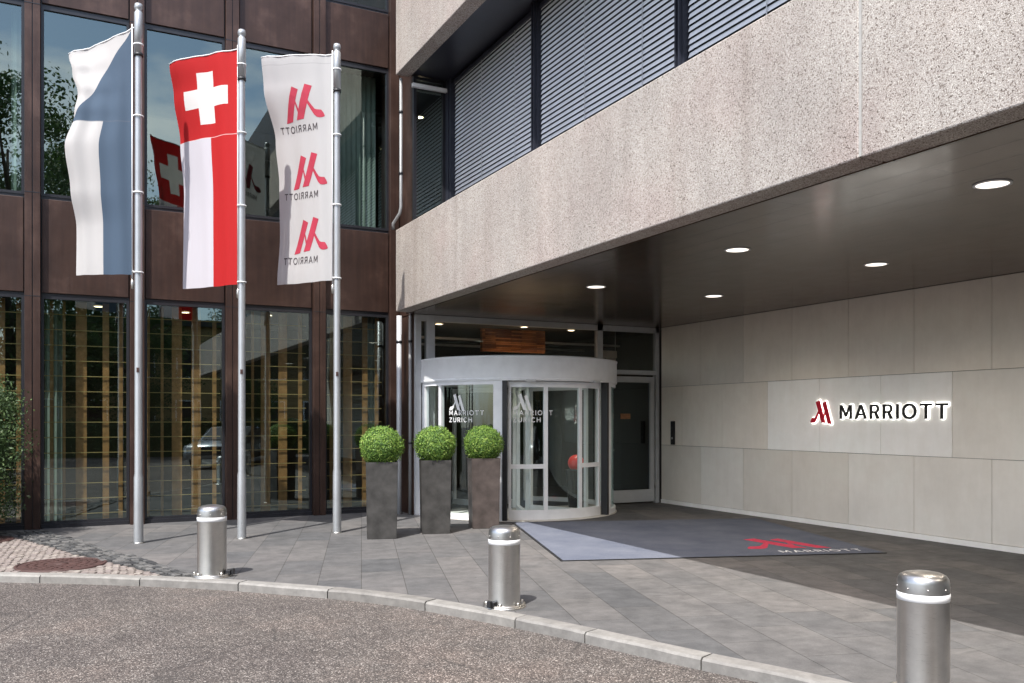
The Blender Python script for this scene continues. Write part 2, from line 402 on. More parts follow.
GLYPH = {
    'M': (1.0, [[(0, 0), (0, 1), (.19, 1), (.5, .40), (.81, 1), (1, 1), (1, 0), (.84, 0), (.84, .70), (.56, .16), (.44, .16), (.16, .70), (.16, 0)]]),
    'A': (.98, [[(0, 0), (.40, 1), (.49, 1), (.49, .79), (.335, .38), (.49, .38), (.49, .24), (.275, .24), (.18, 0)],
                [(.98, 0), (.80, 0), (.705, .24), (.49, .24), (.49, .38), (.645, .38), (.49, .79), (.49, 1), (.58, 1)]]),
    'R': (.76, [[(0, 0), (0, 1), (.16, 1), (.16, 0)], [(.16, 1)]+arcp(.41, .70, .30, 90, -90)+[(.16, .40), (.16, .54)]+arcp(.41, .70, .16, -90, 90)+[(.16, .86)],
                [(.34, .40), (.57, 0), (.77, 0), (.53, .42), (.45, .40)]]),
    'I': (.16, [[(0, 0), (0, 1), (.16, 1), (.16, 0)]]),
    'O': (1.04, [arcp(.52, .5, .52, 90, 270, 16)+arcp(.52, .5, .36, 270, 90, 16), arcp(.52, .5, .52, 270, 450, 16)+arcp(.52, .5, .36, 450, 270, 16)]),
    'T': (.82, [[(0, .85), (0, 1), (.82, 1), (.82, .85), (.49, .85), (.49, 0), (.33, 0), (.33, .85)]]),
    'Z': (.78, [[(0, 0), (0, .13), (.55, .85), (.03, .85), (.03, 1), (.77, 1), (.77, .87), (.22, .15), (.78, .15), (.78, 0)]]),
    'U': (.84, [[(0, 1), (0, .40)]+arcp(.42, .40, .42, 180, 360, 16)+[(.84, 1), (.68, 1)]+arcp(.42, .40, .26, 360, 180, 16)+[(.16, 1)]]),
    'C': (.92, [arcp(.52, .5, .52, 45, 315, 22)+arcp(.52, .5, .36, 315, 45, 22)]),
    'H': (.84, [[(0, 0), (0, 1), (.16, 1), (.16, .58), (.68, .58), (.68, 1), (.84, 1), (.84, 0), (.68, 0), (.68, .43), (.16, .43), (.16, 0)]]),
}
def word(txt, h, gap=.30, grow=0.0):
    """[(polygon in metres), ...] per letter, and the word's width"""
    out = []; x = 0
    for ch in txt:
        w_, pls = GLYPH[ch]; out.append([[((x+a)*h, b*h) for a, b in pl] for pl in pls]); x += w_+gap
    return out, (x-gap)*h
def frame_map(bm, fr):
    o, ex, ey, ez = [Vector(q) for q in fr]
    for v in bm.verts: v.co = o+ex*v.co.x+ey*v.co.y+ez*v.co.z
    return bm
def letters_width(bm):
    xs = [v.co.x for v in bm.verts]; return min(xs), max(xs)

# ------------------------------------------------------------------ world, sun, camera
CAMH = 1.6
SUN = Vector((.46, .38, -1)).normalized()
elev = math.asin(-SUN.z)
w = bpy.data.worlds.new('World'); SC.world = w; w.use_nodes = True
nt = w.node_tree; nt.nodes.clear()
out = nt.nodes.new('ShaderNodeOutputWorld'); bg = nt.nodes.new('ShaderNodeBackground')
sky = nt.nodes.new('ShaderNodeTexSky'); sky.sky_type = 'NISHITA'; sky.sun_disc = False
sky.sun_elevation = elev
sx, sy = -SUN.x, -SUN.y
sky.sun_rotation = math.atan2(sx, sy)
sky.air_density = 1.0; sky.dust_density = 1.5
tc = nt.nodes.new('ShaderNodeTexCoord'); mp = nt.nodes.new('ShaderNodeMapping'); mp.inputs['Scale'].default_value = (1, 1, 2.6)
no = nt.nodes.new('ShaderNodeTexNoise'); no.inputs['Scale'].default_value = 2.2; no.inputs['Detail'].default_value = 8; no.inputs['Roughness'].default_value = .6
rp = nt.nodes.new('ShaderNodeValToRGB'); rp.color_ramp.elements[0].position = .48; rp.color_ramp.elements[1].position = .68
mx = nt.nodes.new('ShaderNodeMix'); mx.data_type = 'RGBA'
mx.inputs[7].default_value = (7.5, 7.6, 7.9, 1)
nt.links.new(tc.outputs['Generated'], mp.inputs['Vector']); nt.links.new(mp.outputs[0], no.inputs['Vector'])
nt.links.new(no.outputs['Fac'], rp.inputs[0]); nt.links.new(rp.outputs[0], mx.inputs[0])
nt.links.new(sky.outputs[0], mx.inputs[6]); nt.links.new(mx.outputs[2], bg.inputs[0])
bg.inputs[1].default_value = .15
nt.links.new(bg.outputs[0], out.inputs[0])
sl = bpy.data.lights.new('sun', 'SUN'); sl.energy = 3.2; sl.angle = radians(.53); sl.color = (1, .965, .91)
so = bpy.data.objects.new('sun', sl); COL.objects.link(so); so.rotation_euler = SUN.to_track_quat('-Z', 'Y').to_euler(); so.location = (-8, -8, 20)
cd = bpy.data.cameras.new('camera'); cam = bpy.data.objects.new('camera', cd); COL.objects.link(cam); SC.camera = cam
cd.lens = 872*36/1024; cd.sensor_width = 36; cd.shift_y = 77.5/1024; cd.clip_end = 600; cd.clip_start = .05
cam.location = (0, 0, CAMH); cam.rotation_euler = (radians(90), 0, -math.atan2(.451, .893))
SC.view_settings.view_transform = 'Standard'; SC.view_settings.look = 'None'; SC.view_settings.gamma = 1
SC.view_settings.exposure = 1.2
SC.cycles.max_bounces = 8; SC.cycles.transparent_max_bounces = 16; SC.cycles.glossy_bounces = 5
SC.cycles.sample_clamp_indirect = 6; SC.cycles.caustics_reflective = False; SC.cycles.caustics_refractive = False

# ------------------------------------------------------------------ ground
KERB = [(-9, 15.6), (-5, 13.15), (-2.5, 11.6), (-.66, 10.35), (.08, 9.86), (.84, 9.29), (1.38, 8.82), (2.17, 7.98), (2.62, 7.36), (3.02, 6.55), (3.34, 5.78), (3.57, 5.1), (3.75, 4.6), (3.93, 4.15), (4.06, 3.75), (4.22, 3.1), (4.36, 2.2), (4.4, 0), (4.4, -9)]
def catmull(P, n=8):
    out = []
    for i in range(len(P)-1):
        p0 = P[max(i-1, 0)]; p1 = P[i]; p2 = P[i+1]; p3 = P[min(i+2, len(P)-1)]
        for k in range(n):
            t = k/n
            out.append(tuple(.5*((2*p1[j])+(-p0[j]+p2[j])*t+(2*p0[j]-5*p1[j]+4*p2[j]-p3[j])*t*t+(-p0[j]+3*p1[j]-3*p2[j]+p3[j])*t**3) for j in (0, 1)))
    return out+[P[-1]]
KF = catmull(KERB)
def offs(P, d):
    r = []
    for i, p in enumerate(P):
        a = Vector(P[max(i-1, 0)]); b = Vector(P[min(i+1, len(P)-1)]); t = (b-a).normalized()
        r.append((p[0]-t.y*d, p[1]+t.x*d))
    return r
KB = offs(KF, .15)     # back edge, on the pavement side
RZ = -.075
g = MB(); g.add([(-150, -150, RZ), (150, -150, RZ), (150, 150, RZ), (-150, 150, RZ)], [(0, 1, 2, 3)])
tag(g.build('road', 'asphalt'), kind='structure')
pv = MB(); n = len(KB)
vs = [(x, y, 0) for x, y in KB]+[(40, max(y, -9)+(.001*i), 0) for i, (x, y) in enumerate(KB)]
pav = MB(); poly = [(x, y, 0) for x, y in KB]+[(40, -9, 0), (40, 40, 0), (-9, 40, 0)]
pav.add(poly, [tuple(range(len(poly)))])
tag(pav.build('paving', 'paving'), kind='structure')
# kerb stones with open joints
kb = MB()
L = [0]
for i in range(1, len(KF)): L.append(L[-1]+(Vector(KF[i])-Vector(KF[i-1])).length)
def at_len(P, s):
    s = max(0, min(L[-1]-1e-6, s))
    for i in range(1, len(L)):
        if L[i] >= s:
            t = (s-L[i-1])/(L[i]-L[i-1]); return (P[i-1][0]+(P[i][0]-P[i-1][0])*t, P[i-1][1]+(P[i][1]-P[i-1][1])*t)
s = .35
rk = random.Random(3)
while s < L[-1]-.2:
    ln = rk.choice([.95, 1.05, 1.0, .7, 1.1]); e = min(s+ln, L[-1]); m = 5; h = rk.uniform(-.004, .004); vs = []
    for k in range(m+1):
        q = s+.006+(e-s-.012)*k/m
        f = at_len(KF, q); b = at_len(KB, q)
        f2 = (f[0]+(b[0]-f[0])*.12, f[1]+(b[1]-f[1])*.12)
        j = rk.uniform(-.003, .003)
        vs += [(f[0], f[1], RZ-.03), (f[0], f[1], -.008+h+j), (f2[0], f2[1], .008+h+j), (b[0], b[1], .008+h), (b[0], b[1], RZ-.03)]
    fs = [(k*5+a, k*5+a+1, (k+1)*5+a+1, (k+1)*5+a) for k in range(m) for a in range(4)]
    fs += [(4, 3, 2, 1, 0), tuple(m*5+a for a in range(5))]
    kb.add(vs, fs); s = e
bed = MB(); m = len(KF)
bed.add([(x, y, -.02) for x, y in offs(KF, .02)]+[(x, y, -.02) for x, y in offs(KF, .148)], [(i, i+1, m+i+1, m+i) for i in range(m-1)])
tag(kb.build('kerb', 'kerb'), kind='structure'); tag(bed.build('kerb_bed', 'mortar_dark'), kind='structure')

# setts: dark strip and beige triangle
def inside(p, P):
    c = False; j = len(P)-1
    for i in range(len(P)):
        if (P[i][1] > p[1]) != (P[j][1] > p[1]) and p[0] < (P[j][0]-P[i][0])*(p[1]-P[i][1])/(P[j][1]-P[i][1])+P[i][0]: c = not c
        j = i
    return c
STRIP = [(-1.2, 14.25), (-.34, 14.1), (.07, 12.78), (.67, 10.86), (1.10, 9.32), (.90, 9.42), (.60, 10.15), (.17, 11.12), (-.25, 12.34), (-.70, 13.6), (-1.2, 13.9)]
kbl = [p for p in KB if p[0] < .92]
BEIGE = kbl+[(.58, 10.15), (.15, 11.12), (-.27, 12.34), (-.72, 13.55), (-1.2, 13.85), (-9, 14.0+1.9)]
HOLES = [(-.10, 10.72, .47), (-1.13, 13.3, .46)]
def sett(mb, x, y, sx, sy, a, z0, h, rr):
    pts = []
    for (px, py) in ((-1, -1), (1, -1), (1, 1), (-1, 1)):
        pts.append((px*sx/2*rr.uniform(.88, 1), py*sy/2*rr.uniform(.88, 1)))
    ca, sa = cos(a), sin(a); vs = []
    for f, z in ((1, z0), (.97, z0+h*.7), (.72, z0+h)):
        for q in pts:
            u, v_ = q[0]*f, q[1]*f; vs.append((x+u*ca-v_*sa, y+u*sa+v_*ca, z+(rr.uniform(-.002, .002) if f < .9 else 0)))
    mb.add(vs, [(0, 1, 5, 4), (1, 2, 6, 5), (2, 3, 7, 6), (3, 0, 4, 7), (4, 5, 9, 8), (5, 6, 10, 9), (6, 7, 11, 10), (7, 4, 8, 11), (8, 9, 10, 11)])
rr = random.Random(5)
def field(name, poly, step, mname, bedname, z0, h, ang, holes=()):
    b = MB(); b.add([(x, y, z0) for x, y in poly], [tuple(range(len(poly)))]); tag(b.build(name+'_bed', bedname), kind='structure')
    mb = MB(); ca, sa = cos(ang), sin(ang)
    for i in range(-140, 140):
        for j in range(-140, 140):
            u = i*step*1.12+(j % 2)*step*.5+rr.uniform(-.008, .008); v = j*step+rr.uniform(-.008, .008)
            x = u*ca-v*sa; y = 12+u*sa+v*ca
            if x < -4.5 or not inside((x, y), poly): continue
            if any((x-a)**2+(y-b_)**2 < r_*r_ for a, b_, r_ in holes): continue
            sett(mb, x, y, step*1.0, step*.88, ang+rr.uniform(-.12, .12), z0-.002, h*rr.uniform(.75, 1.25), rr)
    return tag(mb.build(name, mname), kind='structure')
field('dark_cobbles', STRIP, .085, 'sett_dark', 'mortar_dark', .004, .022, radians(105))
field('beige_cobbles', BEIGE, .075, 'sett_beige', 'mortar', .003, .012, radians(-32), HOLES)

def manhole(loc, label):
    r = empty('manhole_cover', label, 'manhole cover', 'iron manhole covers in the cobbles')
    a = MB(); a.lathe([(.455, .0), (.455, .018), (.425, .022), (.425, .0)], 48); a.build('frame', 'rust', r)
    c = MB(); c.lathe([(.42, 0), (.42, .016), (.40, .019), (.0, .019)], 48)
    for rad, num in ((.34, 24), (.26, 18), (.18, 12)):
        for k in range(num):
            t = 2*pi*k/num; x, y = rad*cos(t), rad*sin(t); q = .022
            c.prism([(x+q*cos(t+b), y+q*sin(t+b)) for b in (0, pi/2, pi, 3*pi/2)], .0185, .025)
    c.lathe([(.07, .0185), (.07, .026), (0, .026)], 20); c.build('lid', 'rust', r)
    r.location = loc; return r
manhole((-.10, 10.72, 0), 'rusty round iron manhole cover in the beige cobbles just behind the kerb')
manhole((-1.13, 13.3, 0), 'rusty round manhole cover cut off by the left edge, beside the leafy bush')

# ------------------------------------------------------------------ hotel building
B = empty('hotel_building', 'brown glass and exposed aggregate concrete hotel with deep entrance canopy', 'building')
XC, YG, YM = 4.98, 14.5, 14.36            # facade corner, glass plane, mullion front
COLX = [3.68-1.395*i for i in range(0, 8)]
Z = [0.0, 3.40, 4.86, 7.63, 8.65, 11.4, 12.2]
# spandrel bands: one panel per bay
edges = [XC+.02]+COLX
def bay_ranges():
    r = []
    for i in range(len(edges)-1): r.append((edges[i+1]+.105, edges[i]-(.105 if i else .09)))
    return r
for (x0, x1) in bay_ranges():
    for (z0, z1) in ((Z[1], Z[2]), (Z[3], Z[4]), (Z[5], Z[6])):
        p = MB(); p.bbox(x0+.012, x1-.012, YG-.05, YG+.06, z0+.045, z1-.045, .006)
        p.box(x0, x1, YG-.02, YG+.05, z0, z1, 1)
        p.build('spandrel_panel', ['bronze', 'dark_frame'], B)
# mullions: two back-to-back channels with a shadow joint
for x in COLX:
    p = MB()
    for s_ in (-1, 1):
        p.bbox(x+s_*.006 if s_ > 0 else x-.10, x+.10 if s_ > 0 else x-.006, YM, YG+.1, 0, Z[6], .004)
    p.box(x-.007, x+.007, YM+.02, YG+.1, 0, Z[6], 1)
    for z in (3.38, 4.88, 7.61, 8.67): p.box(x-.103, x+.103, YM-.003, YM+.01, z-.006, z+.006, 1)
    p.build('mullion', ['bronze', 'dark_frame'], B)
p = MB(); p.bbox(XC-.07, XC+.08, YM, YG+.2, 0, Z[6], .004); p.build('corner_post', 'bronze', B)
# windows
def window(x0, x1, z0, z1, y, glass, fw=.04, name='window', parent=B):
    f = MB()
    f.box(x0, x0+fw, y-.03, y+.03, z0, z1); f.box(x1-fw, x1, y-.03, y+.03, z0, z1)
    f.box(x0+fw, x1-fw, y-.03, y+.03, z0, z0+fw); f.box(x0+fw, x1-fw, y-.03, y+.03, z1-fw, z1)
    o = f.build(name, 'dark_frame', parent)
    gl = MB(); gl.add([(x0+fw, y, z0+fw), (x1-fw, y, z0+fw), (x1-fw, y, z1-fw), (x0+fw, y, z1-fw)], [(0, 1, 2, 3)])
    gl.build('pane', glass, o, recalc=False); return o
for (x0, x1) in bay_ranges():
    window(x0, x1, .06, Z[1], YG, 'glass_facade'); window(x0, x1, Z[2], Z[3], YG, 'glass_upper'); window(x0, x1, Z[4], Z[5], YG, 'glass_upper')
    p = MB(); p.box(x0, x1, YG-.06, YG+.06, 0, .06); p.build('sill', 'dark_frame', B)
# interior shell behind the facade
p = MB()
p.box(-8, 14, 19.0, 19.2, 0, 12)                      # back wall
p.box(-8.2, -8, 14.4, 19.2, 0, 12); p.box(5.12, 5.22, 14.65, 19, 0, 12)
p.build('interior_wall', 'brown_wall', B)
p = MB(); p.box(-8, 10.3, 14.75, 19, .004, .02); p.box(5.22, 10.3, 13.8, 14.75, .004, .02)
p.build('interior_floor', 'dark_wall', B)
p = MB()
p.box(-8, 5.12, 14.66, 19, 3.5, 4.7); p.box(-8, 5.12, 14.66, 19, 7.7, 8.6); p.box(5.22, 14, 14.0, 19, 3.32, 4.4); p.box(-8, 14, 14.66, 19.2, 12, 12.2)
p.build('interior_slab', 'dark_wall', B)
# canopy fascia, upper band
XF, YE = 4.72, 13.55
FB, FT = 3.35, 4.68
def fascia(x0, z0, z1, sl, seam, th=.24):
    p = MB(); ys = [-9, seam-.011, seam+.011, YE]
    for a, b in ((ys[0], ys[1]), (ys[2], ys[3])):
        p.bbox(x0, x0+th, a, b, z0, z1, .012)
    p.box(x0+.02, x0+th-.02, seam-.02, seam+.02, z0+.01, z1-.01)
    o = p.build('concrete_fascia', 'concrete', B)
    q = MB(); q.box(x0+.002, x0+.02, seam-.012, seam+.012, z0+.012, z1-.012); q.build('sealant_joint', 'sealant', o)
    return o
fascia(XF, FB, FT, 0, 4.17); fascia(XF, 7.21, 8.62, 0, 4.17)
p = MB(); p.box(XF+.02, 5.62, -9, YE-.02, 4.42, 4.60); p.build('ledge', 'dark_frame', B)
p = MB(); p.box(XF+.24, 12, -9, YE, 7.24, 7.30); p.build('upper_soffit', 'dark_soffit', B)
p = MB(); p.box(XF+.24, 12, -9, YE, 8.5, 8.6); p.box(5.9, 12, -9, YE, 8.6, 12); p.build('upper_storey', 'bronze', B)
# ceiling
p = MB(); p.box(XF+.242, 10.4, -9, 13.72, 3.30+.045, 3.44)
p.build('canopy_ceiling', 'ceiling', B)
CZ = 3.345
# corner return behind the pipes
p = MB(); p.bbox(XC+.10, XC+.22, 13.72, 14.7, 0, 3.34, .004); p.box(XC+.1, XC+.16, 13.62, 14.7, 3.36, 12.2); p.build('return_wall', 'bronze', B)
# upper corner window
o = window(5.0, 5.56, 4.62, 7.22, 13.50, 'glass_upper', .05, 'corner_window')
p = MB(); p.box(4.96, 5.62, 13.40, 13.46, 7.02, 7.08); p.build('head_rail', 'pale_frame', B)
p = MB(); p.box(5.56, 5.72, 13.36, 13.56, 4.5, 7.24); p.box(5.58, 5.70, 13.30, 13.36, 4.5, 7.24); p.build('corner_jamb', 'blue_frame', B)
p = MB(); p.box(4.9, 12, 18.0, 18.1, 4.5, 7.3); p.box(5.95, 12, -9, 18, 4.4, 4.5); p.build('upper_room_wall', 'dark_wall', B)
# ribbon window frame posts
XB = 5.66
PY = [10.4, 7.25, 4.1, .95, -2.2, -5.35]
for y in PY:
    p = MB(); p.box(XB-.06, XB+.12, y-.06, y+.06, 4.5, 7.24); p.box(XB-.10, XB-.06, y-.04, y-.02, 4.5, 7.24); p.box(XB-.10, XB-.06, y+.02, y+.04, 4.5, 7.24)
    p.build('ribbon_post', 'blue_frame', B)
ye = [13.36]+PY
for i in range(len(ye)-1):
    y1, y0 = ye[i]-.06, ye[i+1]+.06
    f = MB(); f.box(XB+.10, XB+.14, y0, y1, 4.5, 4.56); f.box(XB+.10, XB+.14, y0, y1, 7.18, 7.24); f.box(XB+.10, XB+.14, y0, y0+.05, 4.5, 7.24); f.box(XB+.10, XB+.14, y1-.05, y1, 4.5, 7.24); fo = f.build('ribbon_window', 'blue_frame', B)
    q = MB(); q.add([(XB+.12, y0, 4.56), (XB+.12, y1, 4.56), (XB+.12, y1, 7.18), (XB+.12, y0, 7.18)], [(0, 1, 2, 3)]); q.build('pane', 'dark_frame', fo, False)
    # external venetian blind: its own thing
    names = ['grey slatted blind nearest the inner corner of the two wings', 'wide grey slatted blind between the two tall window posts', 'grey slatted blind cut by the top edge above the concrete band', 'grey slatted blind above the canopy outside the picture', 'grey slatted blind over the far end of the canopy', 'grey slatted blind at the street end of the wing']
    r = empty('venetian_blind', names[i], 'blind', 'slatted blinds above the canopy')
    sm = MB(); z = 4.50
    while z < 7.12:
        pr = []
        for k in range(5):
            t = k/4; pr.append((XB-.008+.022*t, z+.060*t+.003*sin(pi*t)))
        vs = [(a, y0+.012, b) for a, b in pr]+[(a, y1-.012, b) for a, b in pr]
        sm.add(vs, [(k, k+1, 5+k+1, 5+k) for k in range(4)], 0, True); z += .067
    sm.build('slats', M.setdefault('slat', m_simple('blue_grey_slat', (.66, .68, .72), .45, 0, .06, 3)), r, False)
    hr = MB(); hr.box(XB-.03, XB+.06, y0+.01, y1-.01, 7.14, 7.20); hr.build('head_box', 'blue_frame', r)
    for fy in (.22, .62):
        yy = y0+(y1-y0)*fy
        cm = MB(); cm.box(XB-.018, XB-.014, yy-.005, yy+.005, 4.5, 7.14); cm.build('cord', 'grey_frame', r)
    rebase(r, (XB, (y0+y1)/2, 4.5))
# side wall cladding
XW = 10.07
p = MB(); p.box(XW+.03, XW+.3, -9, 13.8, 0, 3.5, 0); p.build('side_wall', 'dark_wall', B)
rows = [(.0, .07), (.075, 1.102), (1.108, 2.206), (2.212, 3.34)]
p = MB(); rc = random.Random(11)
joints = [12.43+1.108-1.108*i for i in range(0, 22)]
def panel(y0, y1, z0, z1, mi, xo=0):
    p.bbox(XW+xo, XW+.035, y0+.003, y1-.003, z0, z1, .0015, mi)
for ri in (1, 3):
    z0, z1 = rows[ri]
    for i, y in enumerate(joints):
        yt = min(y, 13.6)
        if i == 0: yt = 13.6
        nxt = joints[i]-1.108 if i else joints[1]
        if yt-nxt > .02: panel(nxt, yt, z0, z1, rc.choice([0, 2]) if ri == 3 else rc.choice([1, 2, 1]))
z0, z1 = rows[2]
y = 13.6; js = [12.97, 11.86, 10.75, 9.645, 8.54, 7.43]+[7.43-1.108*i for i in range(1, 16)]
for k, yn in enumerate(js):
    sign = yn in (9.645, 8.54, 7.43)
    panel(yn, y, z0, z1, 3 if sign else (0 if y > 10 else 1)); y = yn
p.box(XW-.012, XW+.03, -9, 13.6, 0, .07, 3)
p.build('wall_cladding', ['clad_a', 'clad_b', 'clad_c', 'clad_w'], B)

# ---- glazed entrance wall (plane Y = 13.7) between X 5.07 and 10.07
YB = 13.70; TOP = 3.34
C0 = (6.95, 13.60); R = 1.73
e = MB()
def post(x0, x1, z0=0, z1=TOP, d=.05): e.box(x0, x1, YB-d, YB+d, z0, z1)
post(5.10, 5.20); post(5.30, 5.44, 0, TOP, .06)
post(5.20, 5.30, 2.42, 2.50); post(5.2, 5.3, 0, .12)
e.box(5.20, 10.05, YB-.05, YB+.05, TOP-.10, TOP)          # head
e.box(5.44, 10.05, YB-.049, YB+.049, 2.44, 2.52)         # transom
post(8.66, 8.78); post(9.98, 10.06)
e.build('entrance_frame', 'grey_frame', B)
q = MB()
for (a, b, c_, d_) in ((5.44, 8.66, 2.52, TOP-.1), (8.78, 9.98, 2.52, TOP-.1), (5.2, 5.3, .12, 2.42), (5.2, 5.3, 2.5, TOP-.1)):
    q.add([(a, YB, c_), (b, YB, c_), (b, YB, d_), (a, YB, d_)], [(0, 1, 2, 3)])
q.build('transom_pane', 'glass_dark', B, False)
# side door
d = MB(); DX0, DX1 = 8.82, 9.95
d.box(DX0, DX0+.09, YB-.04, YB+.03, .03, 2.40); d.box(DX1-.09, DX1, YB-.04, YB+.03, .03, 2.40)
d.box(DX0+.09, DX1-.09, YB-.04, YB+.03, .03, .26); d.box(DX0+.09, DX1-.09, YB-.04, YB+.03, 2.29, 2.40)
do = d.build('side_door', 'grey_frame', B)
q = MB(); q.add([(DX0+.09, YB, .26), (DX1-.09, YB, .26), (DX1-.09, YB, 2.29), (DX0+.09, YB, 2.29)], [(0, 1, 2, 3)]); q.build('pane', 'glass_door', do, False)
q = MB(); q.tube([(DX0+.045, YB-.04, 1.02), (DX0+.045, YB-.10, 1.02), (DX0+.17, YB-.10, 1.02)], .011); q.build('handle', 'steel_shiny', do)
for z in (.35, 1.15, 2.1):
    q = MB(); q.tube([(DX1+.005, YB-.055, z-.06), (DX1+.005, YB-.055, z+.06)], .012); q.build('hinge', 'steel_shiny', do)
q = MB(); q.box(DX0+.10, DX0+.19, YB-.008, YB-.004, 1.52, 2.12); q.box(DX0+.10, DX0+.20, YB-.008, YB-.004, 1.2, 1.36); q.build('notice_sheet', M.setdefault('notice', m_simple('pale_notice', (.45, .46, .50), .6, 0, .25, 30)), do)
q = MB(); q.box(DX0+.38, DX0+.60, YB-.008, YB-.004, 1.60, 1.70); q.build('door_plate', M.setdefault('bronze_plate', m_simple('bronze_plate', (.36, .16, .07), .5, 0, .3, 30)), do)

# ---- revolving door
rv = MB()
rv.lathe([(R+.02, 2.20), (R+.02, 2.555), (R+.03, 2.565), (R+.03, 2.585), (R-.05, 2.60), (0.0, 2.62)], 96, (C0[0], C0[1], 0))
rv.lathe([(R+.02, 2.20), (R-.12, 2.20)], 96, (C0[0], C0[1], 0), smooth=False)
rv.lathe([(R+.026, 2.215), (R+.026, 2.235), (R+.02, 2.24)], 96, (C0[0], C0[1], 0))
RV = rv.build('revolving_door', 'pale_frame', B)
c = MB(); c.lathe([(R-.12, 2.19), (0.0, 2.19)], 64, (C0[0], C0[1], 0)); c.build('drum_ceiling', 'white', RV)
c = MB(); c.lathe([(R+.02, .005), (R+.02, .018), (0.0, .018)], 96, (C0[0], C0[1], 0)); c.build('drum_floor', 'stone_band', RV)
def bars(lst, name, mat, r0=R-.07, r1=R):
    for (a0, a1, z0, z1) in lst:
        b = MB(); b.arc(C0, r0, r1, a0, a1, z0, z1, max(2, int((a1-a0)/3))); b.build(name, mat, RV)
for sgn in (1, -1):
    def mir(a0, a1): return (a0, a1) if sgn > 0 else (-a1, -a0)
    lst = [(*mir(-92, -88), .018, 2.2), (*mir(-73.5, -71.5), .018, 2.2), (*mir(-39, -34.2), .018, 2.2), (*mir(-88, -39), .018, .10), (*mir(-88, -39), 2.14, 2.2)]
    bars(lst, 'curved_frame', 'pale_frame')
    b = MB(); b.arc(C0, R-.09, R+.02, *mir(-34.2, -31.8), .018, 2.2, 2); b.build('rubber_edge', 'black', RV)
    b = MB(); b.sheet(C0, R-.035, *mir(-88, -39), .10, 2.14); b.build('curved_pane', 'glass_clear', RV, False)
    # far side screens too
    lst = [(*mir(-148, -143), .018, 2.2), (*mir(-143, -92), .018, .10)]
    bars(lst, 'curved_frame', 'pale_frame')
# rotating front wing
RW = R-.10
bars([(-31.3, -29.8, .018, 2.16), (-11.5, -9.2, .018, 2.16), (11.5, 13.6, .018, 2.16), (29.8, 31.3, .018, 2.16)], 'wing_stile', 'pale_frame', RW-.05, RW)
bars([(-31.3, 31.3, .02, .17), (-31.3, 31.3, 2.10, 2.19)], 'wing_rail', 'pale_frame', RW-.052, RW+.002)
bars([(-29.8, -11.5, .82, .89), (13.6, 29.8, .82, .89)], 'wing_rail', 'pale_frame', RW-.045, RW-.004)
b = MB(); b.sheet(C0, RW-.025, -30, 30, .17, 2.10); b.build('wing_pane', 'glass_clear', RV, False)
for a in (-22, 18):      # small sensors under the ring
    b = MB(); b.arc(C0, R+.0, R+.05, a, a+5, 2.185, 2.215, 3); b.build('sensor', 'grey_frame', RV)
# inner partitions: two glazed walls from the core to the rotor rim
for a, rr0, rr1 in ((-20, .25, 1.45), (24, .3, 1.5), (160, .25, 1.5), (204, .3, 1.5)):
    ar = radians(a); dx, dy = sin(ar), -cos(ar); nx, ny = -dy, dx
    f = MB()
    def seg(r0, r1, z0, z1, th=.03):
        P = [(C0[0]+dx*r+nx*s_*th, C0[1]+dy*r+ny*s_*th) for r, s_ in ((r0, -1), (r1, -1), (r1, 1), (r0, 1))]; f.prism(P, z0, z1)
    seg(rr0, rr0+.05, .02, 2.16); seg(rr1-.05, rr1, .02, 2.16); seg(rr0+.05, rr1-.05, .02, .12); seg(rr0+.05, rr1-.05, 2.08, 2.16)
    fo = f.build('partition', 'pale_frame', RV)
# window marks on the glass
def mark(cyl_a, rad, z_top, size, parent):
    """emblem + two lines wrapped on the drum; cyl_a = azimuth of left edge"""
    def wrap(x, y, lift=0):
        a = radians(cyl_a)+x/rad; return (C0[0]+(rad+lift)*sin(a), C0[1]-(rad+lift)*cos(a), z_top+y)
    em = MB()
    for pl in EMBLEM:
        k = size*.64; pts = [wrap(px*k, (py-1)*k) for px, py in pl]; em.add(pts, [tuple(range(len(pts)))])
    em.build('window_emblem', 'white', parent)
    for txt, yy, h_ in (('MARRIOTT', -.80, .075), ('ZURICH', -1.06, .075)):
        L_, w_ = word(txt, h_, .32); te = MB()
        for lt in L_:
            for pl in lt:
                pts = [wrap(px, py+yy*size) for px, py in pl]; te.add(pts, [tuple(range(len(pts)))])
        te.build('window_lettering', 'white', parent, False)
mark(-29.0, RW-.018, 2.0, .34*1.25, RV)
mark(-66, R-.028, 2.0, .34*1.25, RV)
# lobby behind
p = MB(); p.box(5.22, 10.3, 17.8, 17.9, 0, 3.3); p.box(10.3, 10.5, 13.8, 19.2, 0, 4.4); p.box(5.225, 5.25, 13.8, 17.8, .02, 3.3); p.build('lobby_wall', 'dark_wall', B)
p = MB(); p.box(12, 12.2, -9, 19.2, 4.4, 12); p.build('far_side_wall', 'dark_wall', B)
p = MB(); p.box(6.9, 8.25, 14.9, 15.0, 2.88, 3.31); p.build('lobby_glow_panel', M.setdefault('lamp_glow_orange', m_glow_panel()), B)  # panel whose orange colour replaces the glow of scattered lobby lamps
p = MB()
for y_ in (15.2, 16.6): p.box(5.3, 10.2, y_, y_+.06, 3.1, 3.14)
p.build('lobby_rail', 'grey_frame', B)
rebase(B, (XC, 13.7, 0))

